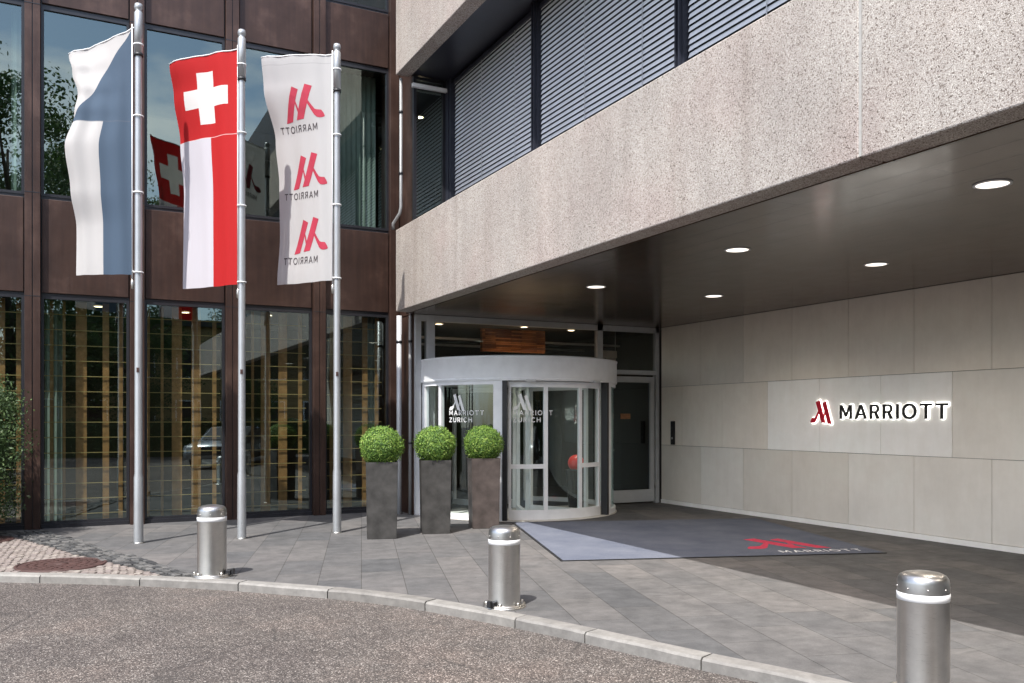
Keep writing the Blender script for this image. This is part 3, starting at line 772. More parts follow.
# rain pipes
def pipe(pts, r, label, mat='pale_frame'):
    o = empty('rain_pipe', label, 'pipe', 'rain pipes at the inner corner')
    m = MB(); m.tube(pts, r, 14); m.build('tube', mat, o)
    zs = [q for q in (1.2, 2.9, 5.6, 6.6) if min(p_[2] for p_ in pts) < q < max(p_[2] for p_ in pts)]
    for z in zs:
        x, y = pts[0][0], pts[0][1]
        c_ = MB(); c_.lathe([(r, -.02), (r+.008, -.02), (r+.008, .02), (r, .02)], 14, (x, y, z)); c_.build('bracket', 'dark_frame', o)
    rebase(o, (pts[0][0], pts[0][1], min(p_[2] for p_ in pts)))
    return o
pipe([(4.93, 13.98, 0), (4.93, 13.98, 3.34)], .045, 'pale round rain pipe rising from the paving beside the left planter', 'grey_frame')
pipe([(5.055, 13.78, 0), (5.055, 13.78, 3.34)], .03, 'darker thin rain pipe right against the glazed entrance frame', 'pipe_dull')
pipe([(4.79, 13.50, 7.15), (4.79, 13.50, 5.05), (4.77, 13.50, 4.95), (4.74, 13.56, 4.88), (4.70, 13.62, 4.80), (4.70, 13.62, 4.70)], .026, 'thin bent rain pipe beside the upper corner window', 'pipe_dull')

# ------------------------------------------------------------------ interior things
def lattice(x0, x1, label):
    r = empty('lattice_screen', label, 'screen', 'brass and wood screens behind the shopfront glass')
    rnd = random.Random(int(x0*100)+50); w_ = x1-x0
    m = MB(); z = .16
    while z < 3.35: m.box(x0+.02, x1-.02, 14.80, 14.810, z-.0055, z+.0055); z += .232
    m.build('bar', 'brass', r)
    for fx, ww in ((rnd.uniform(.06, .14), .05), (rnd.uniform(.22, .32), rnd.choice([.04, .10])), (rnd.uniform(.43, .52), .15), (rnd.uniform(.66, .76), rnd.choice([.14, .09])), (.92, .06)):
        q = MB(); a = x0+w_*fx+rnd.uniform(-.02, .02); q.box(a-ww/2, a+ww/2, 14.83, 14.87, .02, 3.38); q.build('strip', 'wood', r)
    rebase(r, ((x0+x1)/2, 14.83, .02)); return r
wl = ['brass and wood screen in the shop window nearest the rain pipes', 'brass and wood screen in the window between second and third flagpole', 'brass and wood screen in the window between first and second flagpole', 'brass and wood screen in the leftmost full window', 'brass and wood screen behind the bush at the left edge']
XR = [(edges[i+1]+.105, edges[i]-(.105 if i else .09)) for i in range(len(edges)-1)]
for i in range(5): lattice(XR[i][0], XR[i][1], wl[i])
def curtain(x0, x1, z0, z1, y, label):
    m = MB(); n = 40; vs = []
    for k in range(n+1):
        t = k/n; vs += [(x0+(x1-x0)*t, y+.03*sin(t*(x1-x0)*70), z0), (x0+(x1-x0)*t, y+.03*sin(t*(x1-x0)*70), z1)]
    m.add(vs, [(2*k, 2*k+2, 2*k+3, 2*k+1) for k in range(n)], 0, True)
    o = m.build('curtain', 'curtain', None, False); tag(o, label, 'curtain', 'pale curtains behind the glass')
    return o
curtain(-.36, -.12, .05, 3.45, 15.0, 'pale curtain strip at the left side of the leftmost full window')
curtain(-.72, -.62, .05, 3.45, 15.0, 'pale curtain strip beside the mullion above the bush')
curtain(4.62, 4.88, .05, 3.45, 15.0, 'pale curtain strip in the shop window nearest the rain pipes')
curtain(3.86, 4.84, 4.72, 7.68, 15.0, 'pale greenish curtain filling the upper window beside the concrete corner')
curtain(-.80, -.68, 4.75, 7.68, 14.9, 'pale yellow curtain strip in the upper window at the left edge')

def downlight(x, y, z, r, label, grp, power=0, em=None, col=(1, .87, .72)):
    o = empty('downlight', label, 'ceiling light', grp)
    m = MB(); m.lathe([(r+.018, 0), (r+.018, -.006), (r, -.008), (r-.004, .004)], 32); m.build('trim_ring', 'grey_frame', o)
    d_ = MB(); d_.lathe([(r-.003, -.004), (0.0, -.004)], 32); d_.build('diffuser', em or 'lamp', o)
    o.location = (x, y, z)
    if power:
        l = bpy.data.lights.new('downlight_lamp', 'SPOT'); l.energy = power; l.color = col; l.spot_size = radians(150); l.spot_blend = .8; l.shadow_soft_size = .08
        lo = bpy.data.objects.new('downlight_lamp', l); COL.objects.link(lo); lo.parent = o; lo.location = (0, 0, -.03)
    return o
M['lamp'] = m_emit('lamp_diffuser', (1, .90, .78), 1.1)
M['lamp_warm'] = m_emit('warm_lamp_diffuser', (1, .80, .5), 6)
gl_ = 'round downlights in the canopy ceiling'
for (x, y, lb) in ((6.17, 9.76, 'round canopy downlight nearest the revolving door'), (6.12, 6.97, 'round canopy downlight in the middle, nearer the concrete edge'),
                   (8.12, 9.74, 'small round canopy downlight deepest towards the side wall'), (8.09, 6.92, 'round canopy downlight above the wall sign'),
                   (6.10, 4.17, 'largest round canopy downlight at the right edge'), (8.1, 4.17, 'round canopy downlight to the right of the picture'),
                   (6.1, 1.4, 'round canopy downlight above the right bollard side')):
    downlight(x, y, CZ-.001, .115, lb, gl_, 52)
for (x, y, lb) in ((5.9, 14.6, 'warm lobby downlight behind the left of the transom glass'), (7.5, 14.35, 'warm lobby downlight before the orange panel painted as lamp glow'), (8.6, 14.5, 'warm lobby downlight above the revolving door')):
    downlight(x, y, 3.31, .07, lb, 'warm downlights inside the lobby', 10, 'lamp_warm', (1, .72, .42))
for (x, y, z, lb) in ((5.45, 14.4, 6.9, 'upper lamp seen through the corner window above the fascia'), (5.5, 14.9, 6.2, 'lower lamp seen through the corner window above the fascia')):
    downlight(x, y, z, .07, lb, 'lamps behind the upper corner window', 0, 'lamp_warm')
for i, (x, y) in enumerate(((3.2, 16.2), (1.8, 16.4), (.4, 16.2))):
    downlight(x, y, 3.49, .07, ['warm restaurant downlight behind the window nearest the corner', 'warm restaurant downlight behind the middle flagpole', 'warm restaurant downlight behind the left flagpole'][i], 'warm downlights in the restaurant', 8, 'lamp_warm', (1, .72, .42))

downlight(7.7, 12.9, 2.188, .06, 'small added fill lamp in the drum ceiling above the black vase', 'added fill lamps in the drum', 14, 'lamp')  # added lamp without a known source, brightens ball and vase
downlight(6.2, 12.9, 2.188, .06, 'small added fill lamp in the drum ceiling on the planter side', 'added fill lamps in the drum', 5, 'lamp')  # second added lamp, lifts the other half of the drum
# vase with ball inside the drum
v = MB(); v.lathe([(0, 0), (.12, 0), (.13, .02), (.15, .3), (.19, .70), (.20, .72), (.18, .72), (.16, .68), (0, .66)], 28)
vo_ = v.build('floor_vase', 'vase'); vo_.location = (7.80, 12.98, .018)
tag(vo_, 'tall tapered black vase standing inside the revolving door', 'vase')
v = MB(); v.lathe([(.145*sin(pi*k/18), -.145*cos(pi*k/18)) for k in range(19)], 28)
vb = v.build('decorative_ball', 'red_ball'); vb.location = (7.80, 12.98, .018+.72+.10)
tag(vb, 'shiny red ball resting on the black vase in the revolving door', 'ball')

hs = empty('hanging_sign_box', 'small pale sign box hanging on two rods behind the glass above the side door', 'sign box')
m = MB(); m.bbox(-.17, .17, -.03, .03, -.09, .05, .006); m.build('case', 'clad_a', hs)
m = MB(); m.bbox(-.05, .15, -.028, .028, -.22, -.095, .005); m.build('lower_panel', 'clad_b', hs)
for x_ in (-.15, .15):
    m = MB(); m.tube([(x_, 0, .05), (x_, 0, .45)], .008, 6); m.build('rod', 'grey_frame', hs)
hs.location = (9.2, 14.1, 2.86)
# wall intercom
it = empty('wall_intercom', 'slim black intercom on the pale side wall beside the glass door', 'intercom')
m = MB(); m.bbox(-.035, 0, -.05, .05, -.22, .22, .006); m.build('housing', 'black', it)
m = MB(); m.lathe([(.022, -.0), (.022, .006), (0, .008)], 18); mo = m.build('button', 'steel_shiny', it); mo.rotation_euler = (0, radians(-90), 0); mo.location = (-.035, 0, -.1)
m = MB(); m.box(-.038, -.034, -.03, .03, .02, .12); m.build('speaker_grille', 'dark_frame', it)
it.location = (XW-.001, 13.22, 1.34)

# ------------------------------------------------------------------ wall sign
sg = empty('wall_sign', 'backlit hotel sign with red emblem and black capitals on the pale wall', 'sign')
M['halo'] = m_emit('letter_backlight', (1, .97, .90), 3.0)
M['sign_black'] = m_simple('black_acrylic', (.012, .011, .011), .4)
M['sign_red'] = m_simple('red_acrylic', (.52, .008, .03), .35, 0, .05)
ZS = 1.60
# text x runs toward -Y
L_, w_ = word('MARRIOTT', .205, .27); kx = 1.76/w_
for lt in L_:
    def mk(off, lift, dep, name, mat, parent):
        m = MB()
        for pl in lt:
            fr_ = ((XW-.001, 9.23, ZS), (0, -1, 0), (0, 0, 1), (-1, 0, 0)); n_ = len(pl)
            area = sum(pl[i][0]*pl[(i+1) % n_][1]-pl[(i+1) % n_][0]*pl[i][1] for i in range(n_)); sg_ = 1 if area > 0 else -1; pts = []
            for i in range(n_):
                p0 = Vector(pl[i-1]); p1 = Vector(pl[i]); p2 = Vector(pl[(i+1) % n_]); t_ = (p2-p0); t_ = t_.normalized() if t_.length else Vector((1, 0))
                pts.append(((p1.x+t_.y*sg_*off)*kx, p1.y-t_.x*sg_*off))
            m.prism(pts, lift, lift+dep, fr_)
        return m.build(name, mat, parent)
    lo = mk(.003, .016, .018, 'letter', 'sign_black', sg); mk(.010, .006, .008, 'backlight', 'halo', lo)
k = .36; ox = 9.80
def emb(off, lift, dep, name, mat, parent):
    mb = MB()
    for pl in EMBLEM:
        cx = sum(p_[0] for p_ in pl)/len(pl); cy = sum(p_[1] for p_ in pl)/len(pl); pts = []
        for (px, py) in pl:
            dx, dy = px-cx, py-cy; l_ = sqrt(dx*dx+dy*dy) or 1
            pts.append(((px+dx/l_*off/k)*k, (py+dy/l_*off/k)*k))
        mb.prism(pts, lift, lift+dep, ((XW-.001, ox, ZS-.075), (0, -1, 0), (0, 0, 1), (-1, 0, 0)))
    return mb.build(name, mat, parent)
eo = emb(0, .016, .018, 'emblem', 'sign_red', sg); emb(.008, .006, .008, 'backlight', 'halo', eo)
rebase(sg, (XW, 8.6, 1.5))

# ------------------------------------------------------------------ entrance mat
mt = empty('entrance_mat', 'large blue grey carpet mat with red emblem and white lettering before the door', 'mat')
m = MB(); m.bbox(0, 3.9, 0, 3.6, .003, .012, .003); m.build('carpet', 'mat', mt)
m = MB()
for a in ((-.03, 3.93, -.03, 0), (-.03, 3.93, 3.6, 3.63), (-.03, 0, 0, 3.6), (3.9, 3.93, 0, 3.6)): m.box(a[0], a[1], a[2], a[3], .002, .009)
m.build('rubber_border', 'black', mt)
m = MB()
for pl in EMBLEM:
    m.add([(2.42+px*.92, .42+py*.92, .0135) for px, py in pl], [tuple(range(len(pl)))])
m.build('emblem', 'mat_red', mt)
m = MB(); L_, w_ = word('MARRIOTT', .15, .32)
for lt in L_:
    for pl in lt: m.add([(2.70+px*1.04/w_, .14+py, .0137) for px, py in pl], [tuple(range(len(pl)))])
m.build('lettering', 'mat_white', mt)
mt.location = (4.94, 8.51, 0); mt.rotation_euler = (0, 0, radians(-18.2))

# ------------------------------------------------------------------ flag poles and flags
def flagpole(x, y, H, label):
    r = empty('flagpole', label, 'flagpole', 'flagpoles in front of the facade')
    m = MB(); m.lathe([(.059, 0), (.057, .85), (.049, .90), (.046, H*.6), (.042, H-.62)], 20)
    m.build('shaft', 'pole', r)
    m = MB(); m.lathe([(.066, 0), (.066, .012), (.058, .016)], 20); m.build('ground_collar', 'steel_base', r)
    m = MB(); m.lathe([(.046, H-.62), (.053, H-.62), (.053, H-.10), (.046, H-.09), (.035, H-.07), (.05, H-.05), (.054, H-.02), (.045, H+.015), (.0, H+.03)], 20); m.build('rotating_sleeve', 'pole', r)
    m = MB(); m.lathe([(.054, H-.66), (.056, H-.66), (.056, H-.62), (.05, H-.62)], 20); m.build('bearing_ring', 'black', r)
    m = MB(); m.box(-.028, .004, -.052, -.044, 2.2, 2.26); m.build('cleat', 'rust', r)
    r.location = (x, y, 0); return r
FR = Vector((.893, -.451, 0)); FF = Vector((.451, .893, 0))
POLES = [(.77, 12.2, 6.93), (2.03, 12.03, 6.78), (3.33, 12.05, 6.85)]
pl_ = ['left metal flagpole carrying the white and blue flag', 'middle metal flagpole carrying the red flag with white cross', 'right metal flagpole carrying the white hotel banner']
for (x, y, H), lb in zip(POLES, pl_): flagpole(x, y, H, lb)

def flag_mat(name, fn, base_rough=.85):
    """fn(t, u, v) -> colour socket; thin cloth: diffuse + translucent"""
    t = NT(name); c = t.n('ShaderNodeTexCoord'); sp = t.n('ShaderNodeSeparateXYZ'); t.l(c.outputs['UV'], sp.inputs[0])
    col = fn(t, sp.outputs[0], sp.outputs[1])
    wv = t.noise(t.coord(), 260, 2)
    b = t.bsdf(col, base_rough, 0, bump=wv, strength=.1, dist=.001)
    tr = t.n('ShaderNodeBsdfTranslucent')
    t.l(col, tr.inputs[0])
    mx = t.n('ShaderNodeMixShader'); mx.inputs[0].default_value = .3
    t.l(b.outputs[0], mx.inputs[1]); t.l(tr.outputs[0], mx.inputs[2]); t.l(mx.outputs[0], t.out.inputs[0]); return t.m
WHT = (.56, .545, .535)
def f_zurich(t, u, v):       # v: 0 top .. 1 bottom, u: 0 fly (left) .. 1 hoist
    BL = (.072, .112, .168)
    diag = t.math('GREATER_THAN', v, t.math('MULTIPLY', t.math('POWER', t.math('SUBTRACT', 1.0, u), 1.15), .36))
    top = t.mix(diag, WHT, BL)
    low = t.mix(t.math('GREATER_THAN', u, .52), WHT, BL)
    c = t.mix(t.math('GREATER_THAN', v, .375), top, low)
    seam = t.math('LESS_THAN', t.math('ABSOLUTE', t.math('SUBTRACT', v, .375)), .0022)
    return t.mix(t.math('MULTIPLY', seam, .55), c, (.12, .14, .18))
def f_swiss(t, u, v):
    RD = (.50, .008, .010)
    def band(s, c0, h): return t.math('LESS_THAN', t.math('ABSOLUTE', t.math('SUBTRACT', s, c0)), h)
    cx, cy = .52, .185
    cr = t.math('MAXIMUM', t.math('MULTIPLY', band(u, cx, .335), band(v, cy, .040)), t.math('MULTIPLY', band(u, cx, .118), band(v, cy, .112)))
    top = t.mix(cr, RD, (.78, .76, .74))
    low = t.mix(t.math('GREATER_THAN', u, .555), (.64, .61, .66), RD)
    c = t.mix(t.math('GREATER_THAN', v, .355), top, low)
    seam = t.math('LESS_THAN', t.math('ABSOLUTE', t.math('SUBTRACT', v, .356)), .0018)
    return t.mix(t.math('MULTIPLY', seam, .6), c, (.8, .6, .6))
def f_white(t, u, v):
    hem = t.math('LESS_THAN', t.math('ABSOLUTE', t.math('SUBTRACT', v, .035)), .0015)
    return t.mix(t.math('MULTIPLY', hem, .4), (.53, .52, .52), (.3, .3, .3))
def interp(tab, v):
    for i in range(1, len(tab)):
        if v <= tab[i][0]:
            a, b = tab[i-1], tab[i]; t = (v-a[0])/(b[0]-a[0]); t = t*t*(3-2*t)
            return [a[j]+(b[j]-a[j])*t for j in range(1, len(a))]
    return list(tab[-1][1:])
def cloth(pole, tab, zt, zb, wave, hoist=.10):
    """tab rows: v, fly-edge lateral reach (m), fly depth (m), fly z shift"""
    px, py, H = pole; base = Vector((px, py, 0))
    def P(u, v):
        lat, dep, dz = interp(tab, v); s = 1-u
        q = base - FR*(hoist+lat*s) + FF*(dep*s)
        ripple = wave[0]*sin(wave[1]*s*pi+wave[2]*v+wave[3])*(s*(1.3-s*.3)) + wave[4]*sin(11*s+2.5*v+wave[3])*(.25+s)*(1-.5*v) + .012*sin(19*s+1.5*v)
        q = q + FF*ripple
        return Vector((q.x, q.y, zt+(zb-zt)*v+dz*s+.006*sin(v*50)*s*0))
    return P
def make_flag(pole, P, mfn, nm, label, words=False):
    r = empty('flag', label, 'flag', 'flags on the flagpoles')
    nu, nv = 26, 90; vs = [P(i/nu, j/nv) for j in range(nv+1) for i in range(nu+1)]
    m = MB(); m.add(vs, [(j*(nu+1)+i, j*(nu+1)+i+1, (j+1)*(nu+1)+i+1, (j+1)*(nu+1)+i) for j in range(nv) for i in range(nu)], 0, True)
    o = m.build('cloth', flag_mat(nm, mfn), r, False)
    uv = o.data.uv_layers.new(name='UV'); 
    for lp in o.data.loops:
        i = lp.vertex_index % (nu+1); j = lp.vertex_index//(nu+1); uv.data[lp.index].uv = (i/nu, j/nv)
    px, py, H = pole
    t0 = P(1, 0); b0 = P(1, 1); f0 = P(0, 0)
    m = MB(); m.tube([t0+Vector((0, 0, .06)), b0-Vector((0, 0, .07))], .008, 8); m.build('halyard', 'white', r)
    m = MB(); m.tube([Vector((px, py, t0.z+.03)), t0+Vector((0, 0, .006))]+[P(1-i/10, 0)+Vector((0, 0, .004)) for i in range(1, 11)], .009, 8); m.build('top_arm', 'white', r)
    for v_ in (.06, .35, .66, .985):
        m = MB(); q = P(1, v_); m.tube([q, q+(Vector((px, py, q.z-.02))-q)*.55], .007, 6)
        m.lathe([(.055, -.008), (.062, -.008), (.062, .008), (.055, .008)], 16, (px, py, q.z-.02))
        m.build('ring_clip', 'white', r)
    m = MB(); m.lathe([(.0, -.14), (.018, -.13), (.02, -.03), (.0, 0)], 10, (b0.x, b0.y, b0.z-.05)); m.build('weight', 'steel_base', r)
    if words:
        cam_side = -FF
        def onto(u, v): 
            p0 = P(u, v); a = P(min(u+.01, 1), v)-P(u-.01, v); b = P(u, v+.004)-P(u, v-.004)
            nrm = a.cross(b).normalized()
            if nrm.dot(cam_side) < 0: nrm = -nrm
            return p0, nrm
        W = (P(0, .5)-P(1, .5)).length; Hh = zt_zb(P)
        for (uc, vc, ut) in ((.56, .20, .44), (.59, .50, .43), (.60, .79, .42)):
            em = MB(); wd = MB()
            for side in (1, -1):
                for pl in EMBLEM:
                    bm = bmesh.new(); fv = [bm.verts.new((x_, y_, 0)) for x_, y_ in pl]; bm.faces.new(fv)
                    bmesh.ops.triangulate(bm, faces=bm.faces[:]); bmesh.ops.subdivide_edges(bm, edges=bm.edges[:], cuts=3, use_grid_fill=True)
                    for v in bm.verts:
                        X = (v.co.x-.57)*.51; Y = (v.co.y-.5)*.50
                        u = uc-X/W; vv = vc-Y/Hh       # mirrored: seen from the back of the banner
                        p0, nrm = onto(u, vv); v.co = p0+nrm*.0025*side
                    em.bm(bm)
                L_, w_ = word('MARRIOTT', .095, .28); bm = bmesh.new()
                for lt in L_:
                    for pl in lt:
                        fv = [bm.verts.new((x_, y_, 0)) for x_, y_ in pl]; bm.faces.new(fv)
                bmesh.ops.triangulate(bm, faces=bm.faces[:])
                for v in bm.verts:
                    X = (v.co.x-w_/2)*.58/w_; Y = v.co.y
                    u = ut-X/W; vv = vc+.125-Y/Hh
                    p0, nrm = onto(u, vv); v.co = p0+nrm*.0035*side
                wd.bm(bm)
            em.build('emblem', M.setdefault('flag_red', m_simple('flag_red_print', (.36, .022, .05), .8)), r, False)
            wd.build('lettering', M.setdefault('flag_grey', m_simple('flag_grey_print', (.05, .04, .045), .8)), r, False)
    rebase(r, (px, py, b0.z)); return r
def zt_zb(P): return abs(P(1, 0).z-P(1, 1).z)
t1 = [(0, .92, .28, -.24), (.12, .84, .20, -.12), (.24, .74, .12, -.04), (.34, .76, .05, 0), (.48, .86, -.03, .0), (.65, .82, .0, 0), (.8, .79, .08, 0), (1, .78, .05, .01)]
make_flag(POLES[0], cloth(POLES[0], t1, 6.63, 3.46, (.05, 1.3, 3.5, .6, .022), .085), f_zurich, 'white_blue_cloth', 'hanging flag halved diagonally and then lengthwise in white and slate blue')
t2 = [(0, 1.05, .30, -.06), (.15, 1.01, .34, -.02), (.35, .93, .36, -.02), (.6, .86, .34, 0), (1, .84, .3, -.02)]
make_flag(POLES[1], cloth(POLES[1], t2, 6.54, 3.40, (.04, 1.6, 3.0, 2.2, .026), .055), f_swiss, 'red_white_cloth', 'hanging red flag with white cross above a white and red lengthwise split')
t3 = [(0, 1.07, .22, .06), (.12, 1.05, .26, .03), (.35, .90, .34, 0), (.55, .84, .32, 0), (.8, .82, .3, 0), (1, .84, .25, -.03)]
make_flag(POLES[2], cloth(POLES[2], t3, 6.72, 3.55, (.045, 2.2, 2.5, 1.0, .026), .065), f_white, 'white_banner_cloth', 'hanging white banner with three red emblems seen from behind', True)

# ------------------------------------------------------------------ bollards
def bollard():
    r = empty('bollard', '', 'bollard', 'steel bollards along the kerb')
    m = MB(); m.lathe([(.146, .0), (.145, .02), (.143, .03), (.143, .558)], 40); m.build('body', 'steel', r)
    m = MB(); m.lathe([(.1435, .556), (.1455, .557), (.1455, .598), (.1435, .600)], 40); m.build('reflective_band', 'reflective', r)
    m = MB(); m.lathe([(.1425, .598), (.142, .660), (.138, .680), (.127, .697), (.105, .709), (.06, .718), (0, .721)], 40)
    m.build('dome_cap', 'steel_shiny', r)
    for k in range(8):
        a = 2*pi*k/8+.2; q = MB(); q.lathe([(.006*sin(pi*j/6), -.006*cos(pi*j/6)) for j in range(7)], 8, (.1425*cos(a), .1425*sin(a), .63)); q.build('rivet', 'steel_base', r)
    m = MB(); m.lathe([(.146, .010), (.19, .010), (.196, .0), (.196, -.02)], 40); m.lathe([(.19, .010), (.19, .022), (.175, .024), (.147, .016)], 40); m.build('base_flange', 'steel_base', r)
    for a in (200, 235, 320, 20, 80, 140):
        a = radians(a); q = MB(); q.lathe([(.013, .02), (.013, .04), (.008, .045), (0, .045)], 6, (.168*cos(a), .168*sin(a), 0), smooth=False); q.build('bolt', 'steel_base', r)
    # hinge lug at the foot
    q = MB(); q.bbox(.15, .20, -.05, .02, .01, .06, .005); q.bbox(.20, .23, -.035, .005, .015, .075, .005); q.build('hinge_lug', 'black', r)
    return r
b0 = bollard()
BL = [((1.275, 9.30, .008), 1.0, -25, 'brushed steel bollard between the cobbles and the left flagpoles'), ((3.30, 6.68, .008), .95, -150, 'middle brushed steel bollard with a bolted flange beside the kerb'), ((4.41, 3.44, .008), .985, 172, 'largest steel bollard, cut off by the bottom edge at the right')]
for i, (loc, s_, rz, lb) in enumerate(BL):
    o = b0 if i == 0 else copy_tree(b0)
    o.location = loc; o.scale = (s_, s_, s_); o.rotation_euler = (0, 0, radians(rz)); o['label'] = lb

# ------------------------------------------------------------------ foliage
def leaves(mb, pts, size, rnd, out=None):
    for p_, nrm in pts:
        n_ = (nrm+Vector((rnd.gauss(0, .55), rnd.gauss(0, .55), rnd.gauss(0, .55)))).normalized()
        a = n_.orthogonal().normalized(); a = (a*cos(rnd.uniform(0, 6.28))+n_.cross(a)*sin(rnd.uniform(0, 6.28))).normalized(); b = n_.cross(a)
        s_ = size*rnd.uniform(.7, 1.3); p_ = Vector(p_)
        mb.add([p_-a*s_, p_-b*s_*.5+n_*s_*.1, p_+a*s_, p_+b*s_*.5+n_*s_*.1], [(0, 1, 2, 3)])
def ball_pts(n, r, rnd, zs=1.0, jit=.05, lump=.0):
    out = []
    for i in range(n):
        z = 1-2*(i+.5)/n; t = i*2.399963; q = sqrt(1-z*z); d_ = Vector((q*cos(t), q*sin(t), z))
        rr_ = r*(1+rnd.gauss(0, jit)+lump*sin(5*d_.x+3*d_.y)*cos(4*d_.z+2*d_.x)) - abs(rnd.gauss(0, .02))
        out.append((Vector((d_.x*rr_, d_.y*rr_, d_.z*rr_*zs)), d_))
    for i in range(0, n, 45):
        p_, d_ = out[i]; out[i] = (p_*(1+rnd.uniform(.02, .10)), d_)
    return out
def planter():
    r = empty('planter', '', 'planter', 'tall planters with clipped box balls')
    m = MB(); bm = bmesh.new(); bmesh.ops.create_cube(bm, size=1)
    for v in bm.verts:
        s_ = .39 if v.co.z < 0 else .425
        v.co = Vector((v.co.x*s_, v.co.y*s_, .515+v.co.z*1.03))
    top = [f for f in bm.faces if f.normal.z > .9]
    res = bmesh.ops.inset_region(bm, faces=top, thickness=.025)
    for v in top[0].verts: v.co.z -= .05
    bmesh.ops.bevel(bm, geom=[e_ for e_ in bm.edges], offset=.005, segments=2, affect='EDGES')
    m.bm(bm); m.build('box', 'planter', r)
    m = MB(); m.box(-.185, .185, -.185, .185, .93, .992); m.build('soil', 'soil', r)
    return r
def boxball(seed):
    rnd = random.Random(seed); r = empty('box_ball', '', 'topiary', 'clipped box balls on the planters')
    m = MB(); m.lathe([(.245*sin(pi*k/14), -.235*cos(pi*k/14)) for k in range(15)], 24); m.build('crown_core', 'box_core', r)
    l = MB(); leaves(l, ball_pts(9000, .287, rnd, .95, .045, .035), .0125, rnd); l.build('leaves', 'box_leaf', r, False)
    m = MB(); m.tube([(0, 0, -.32), (0, 0, -.2)], .02, 8); m.build('stem', 'bark', r)
    return r
p0 = planter(); bb0 = boxball(2)
PL = [((3.745, 11.33), 'left tall slate planter in front of the shop window', 'clipped green box ball on the left planter'), ((4.59, 11.50), 'middle tall slate planter in front of the rain pipes', 'clipped green box ball on the middle planter'), ((5.45, 11.72), 'right tall brownish slate planter beside the revolving door', 'clipped green box ball on the right planter')]
for i, ((x, y), la, lb) in enumerate(PL):
    o = p0 if i == 0 else copy_tree(p0); o.location = (x, y, 0); o.rotation_euler = (0, 0, radians(-17)); o['label'] = la
    q = bb0 if i == 0 else copy_tree(bb0); q.location = (x, y, 1.225); q.rotation_euler = (0, 0, i*2.1); q['label'] = lb
    if i == 2:
        o.rotation_euler = (0, 0, radians(-15))
        for c_ in kids(o):
            if c_.name.startswith('box'):
                c_.data = c_.data.copy(); c_.data.materials[0] = m_simple('brown_slate_planter', (.085, .068, .062), .45, .2, .4, 5, .06, .18)
# bush at left
bu = empty('potted_bush', 'dark green leafy bush with pale flecks at the left edge of the facade', 'bush')
rnd = random.Random(9); l = MB(); c = MB()
for k in range(150):
    z = rnd.uniform(.35, 2.05); rad = .74*sqrt(max(0, 1-((z-1.15)/1.15)**2))+.05; a = rnd.uniform(0, 6.28); q = rnd.uniform(.35, .95)
    cx, cy = rad*q*cos(a), rad*q*sin(a); s_ = rnd.uniform(.13, .24)
    leaves(l, [(Vector((cx, cy, z))+p_, n_) for p_, n_ in ball_pts(150, s_, rnd, 1, .25)], .023, rnd)
l.build('foliage', 'bush_leaf', bu, False)
q = MB(); q.lathe([(0, .42), (.3, .5), (.52, .85), (.58, 1.2), (.5, 1.6), (.28, 1.95), (0, 2.02)], 14); q.build('inner_crown', 'box_core', bu)
c.tube([(0, 0, .2), (.03, 0, .8), (-.02, .03, 1.5)], [.035, .03, .015], 8)
for k in range(7):
    a = k*.9; c.tube([(0, 0, .4+.15*k), (.2*cos(a), .2*sin(a), .65+.17*k), (.4*cos(a), .4*sin(a), .8+.17*k)], [.018, .012, .006], 6)
c.build('stem', 'bark', bu)
m = MB(); m.lathe([(.0, 0), (.24, 0), (.32, .34), (.33, .36), (.30, .36), (.29, .33), (0, .32)], 28); m.build('pot', 'planter', bu)
bu.location = (-1.32, 13.55, .01)

# ------------------------------------------------------------------ across the road (seen as reflections)
def tree(seed, H, label):
    rnd = random.Random(seed); r = empty('street_tree', label, 'tree', 'trees across the road')
    t_ = MB(); t_.tube([(0, 0, -.1), (.1, 0, H*.2), (0, .15, H*.45), (.1, .1, H*.8)], [.28, .22, .15, .04], 10)
    cl = []
    for k in range(9):
        a = k*2.4; z0 = H*(.28+.05*k); rad = H*.2
        e_ = (rad*cos(a), rad*sin(a), z0+H*.14); t_.tube([(0.05, .05, z0), (e_[0]*.5, e_[1]*.5, z0+H*.06), e_], [.1, .06, .02], 6); cl.append(e_)
    t_.build('trunk', 'bark', r)
    l = MB()
    for k in range(85):
        z = rnd.uniform(.16, 1)*H; rad = H*.27*sqrt(max(.05, 1-((z/H-.6)/.42)**2)); a = rnd.uniform(0, 6.28); q = sqrt(rnd.uniform(.05, 1))
        s_ = rnd.uniform(.45, 1.0)*H/14
        leaves(l, [(Vector((rad*q*cos(a), rad*q*sin(a), z))+p_, n_) for p_, n_ in ball_pts(190, s_, rnd, .8, .3)], .095*H/14, rnd)
    l.build('crown', 'tree_leaf', r, False); return r
tp = tree(4, 14, 'tall broadleaf tree across the road mirrored in the upper windows')
TR = [(-7, -15, 1.35, 0), (-2.5, -17, 1.25, 1.3), (3.0, -16, .85, 2.5), (9, -20, .75, 3.7), (15, -18, .85, 5), (0.5, -25, 1.2, .4), (-7, -27, 1.3, 2.2), (22, -20, 1.0, .6), (-13, -18, 1.1, 2.0)]
tl = ['tall broadleaf tree across the road mirrored in the upper left window', 'broad tree across the road behind the bright street side', 'lower round tree across the road opposite the flagpoles', 'smaller tree across the road opposite the entrance', 'tree across the road opposite the canopy', 'tall tree of the back row across the road, behind the hedge centre', 'tall tree of the back row across the road, left of the yellow block', 'tree across the road far to the right', 'tree across the road far to the left']
for i, (x, y, s_, rz) in enumerate(TR):
    o = tp if i == 0 else copy_tree(tp); o.location = (x, y, RZ); o.scale = (s_, s_, s_); o.rotation_euler = (0, 0, rz); o['label'] = tl[i]
ob = empty('office_block', 'yellow rendered block with rows of windows across the road', 'building')
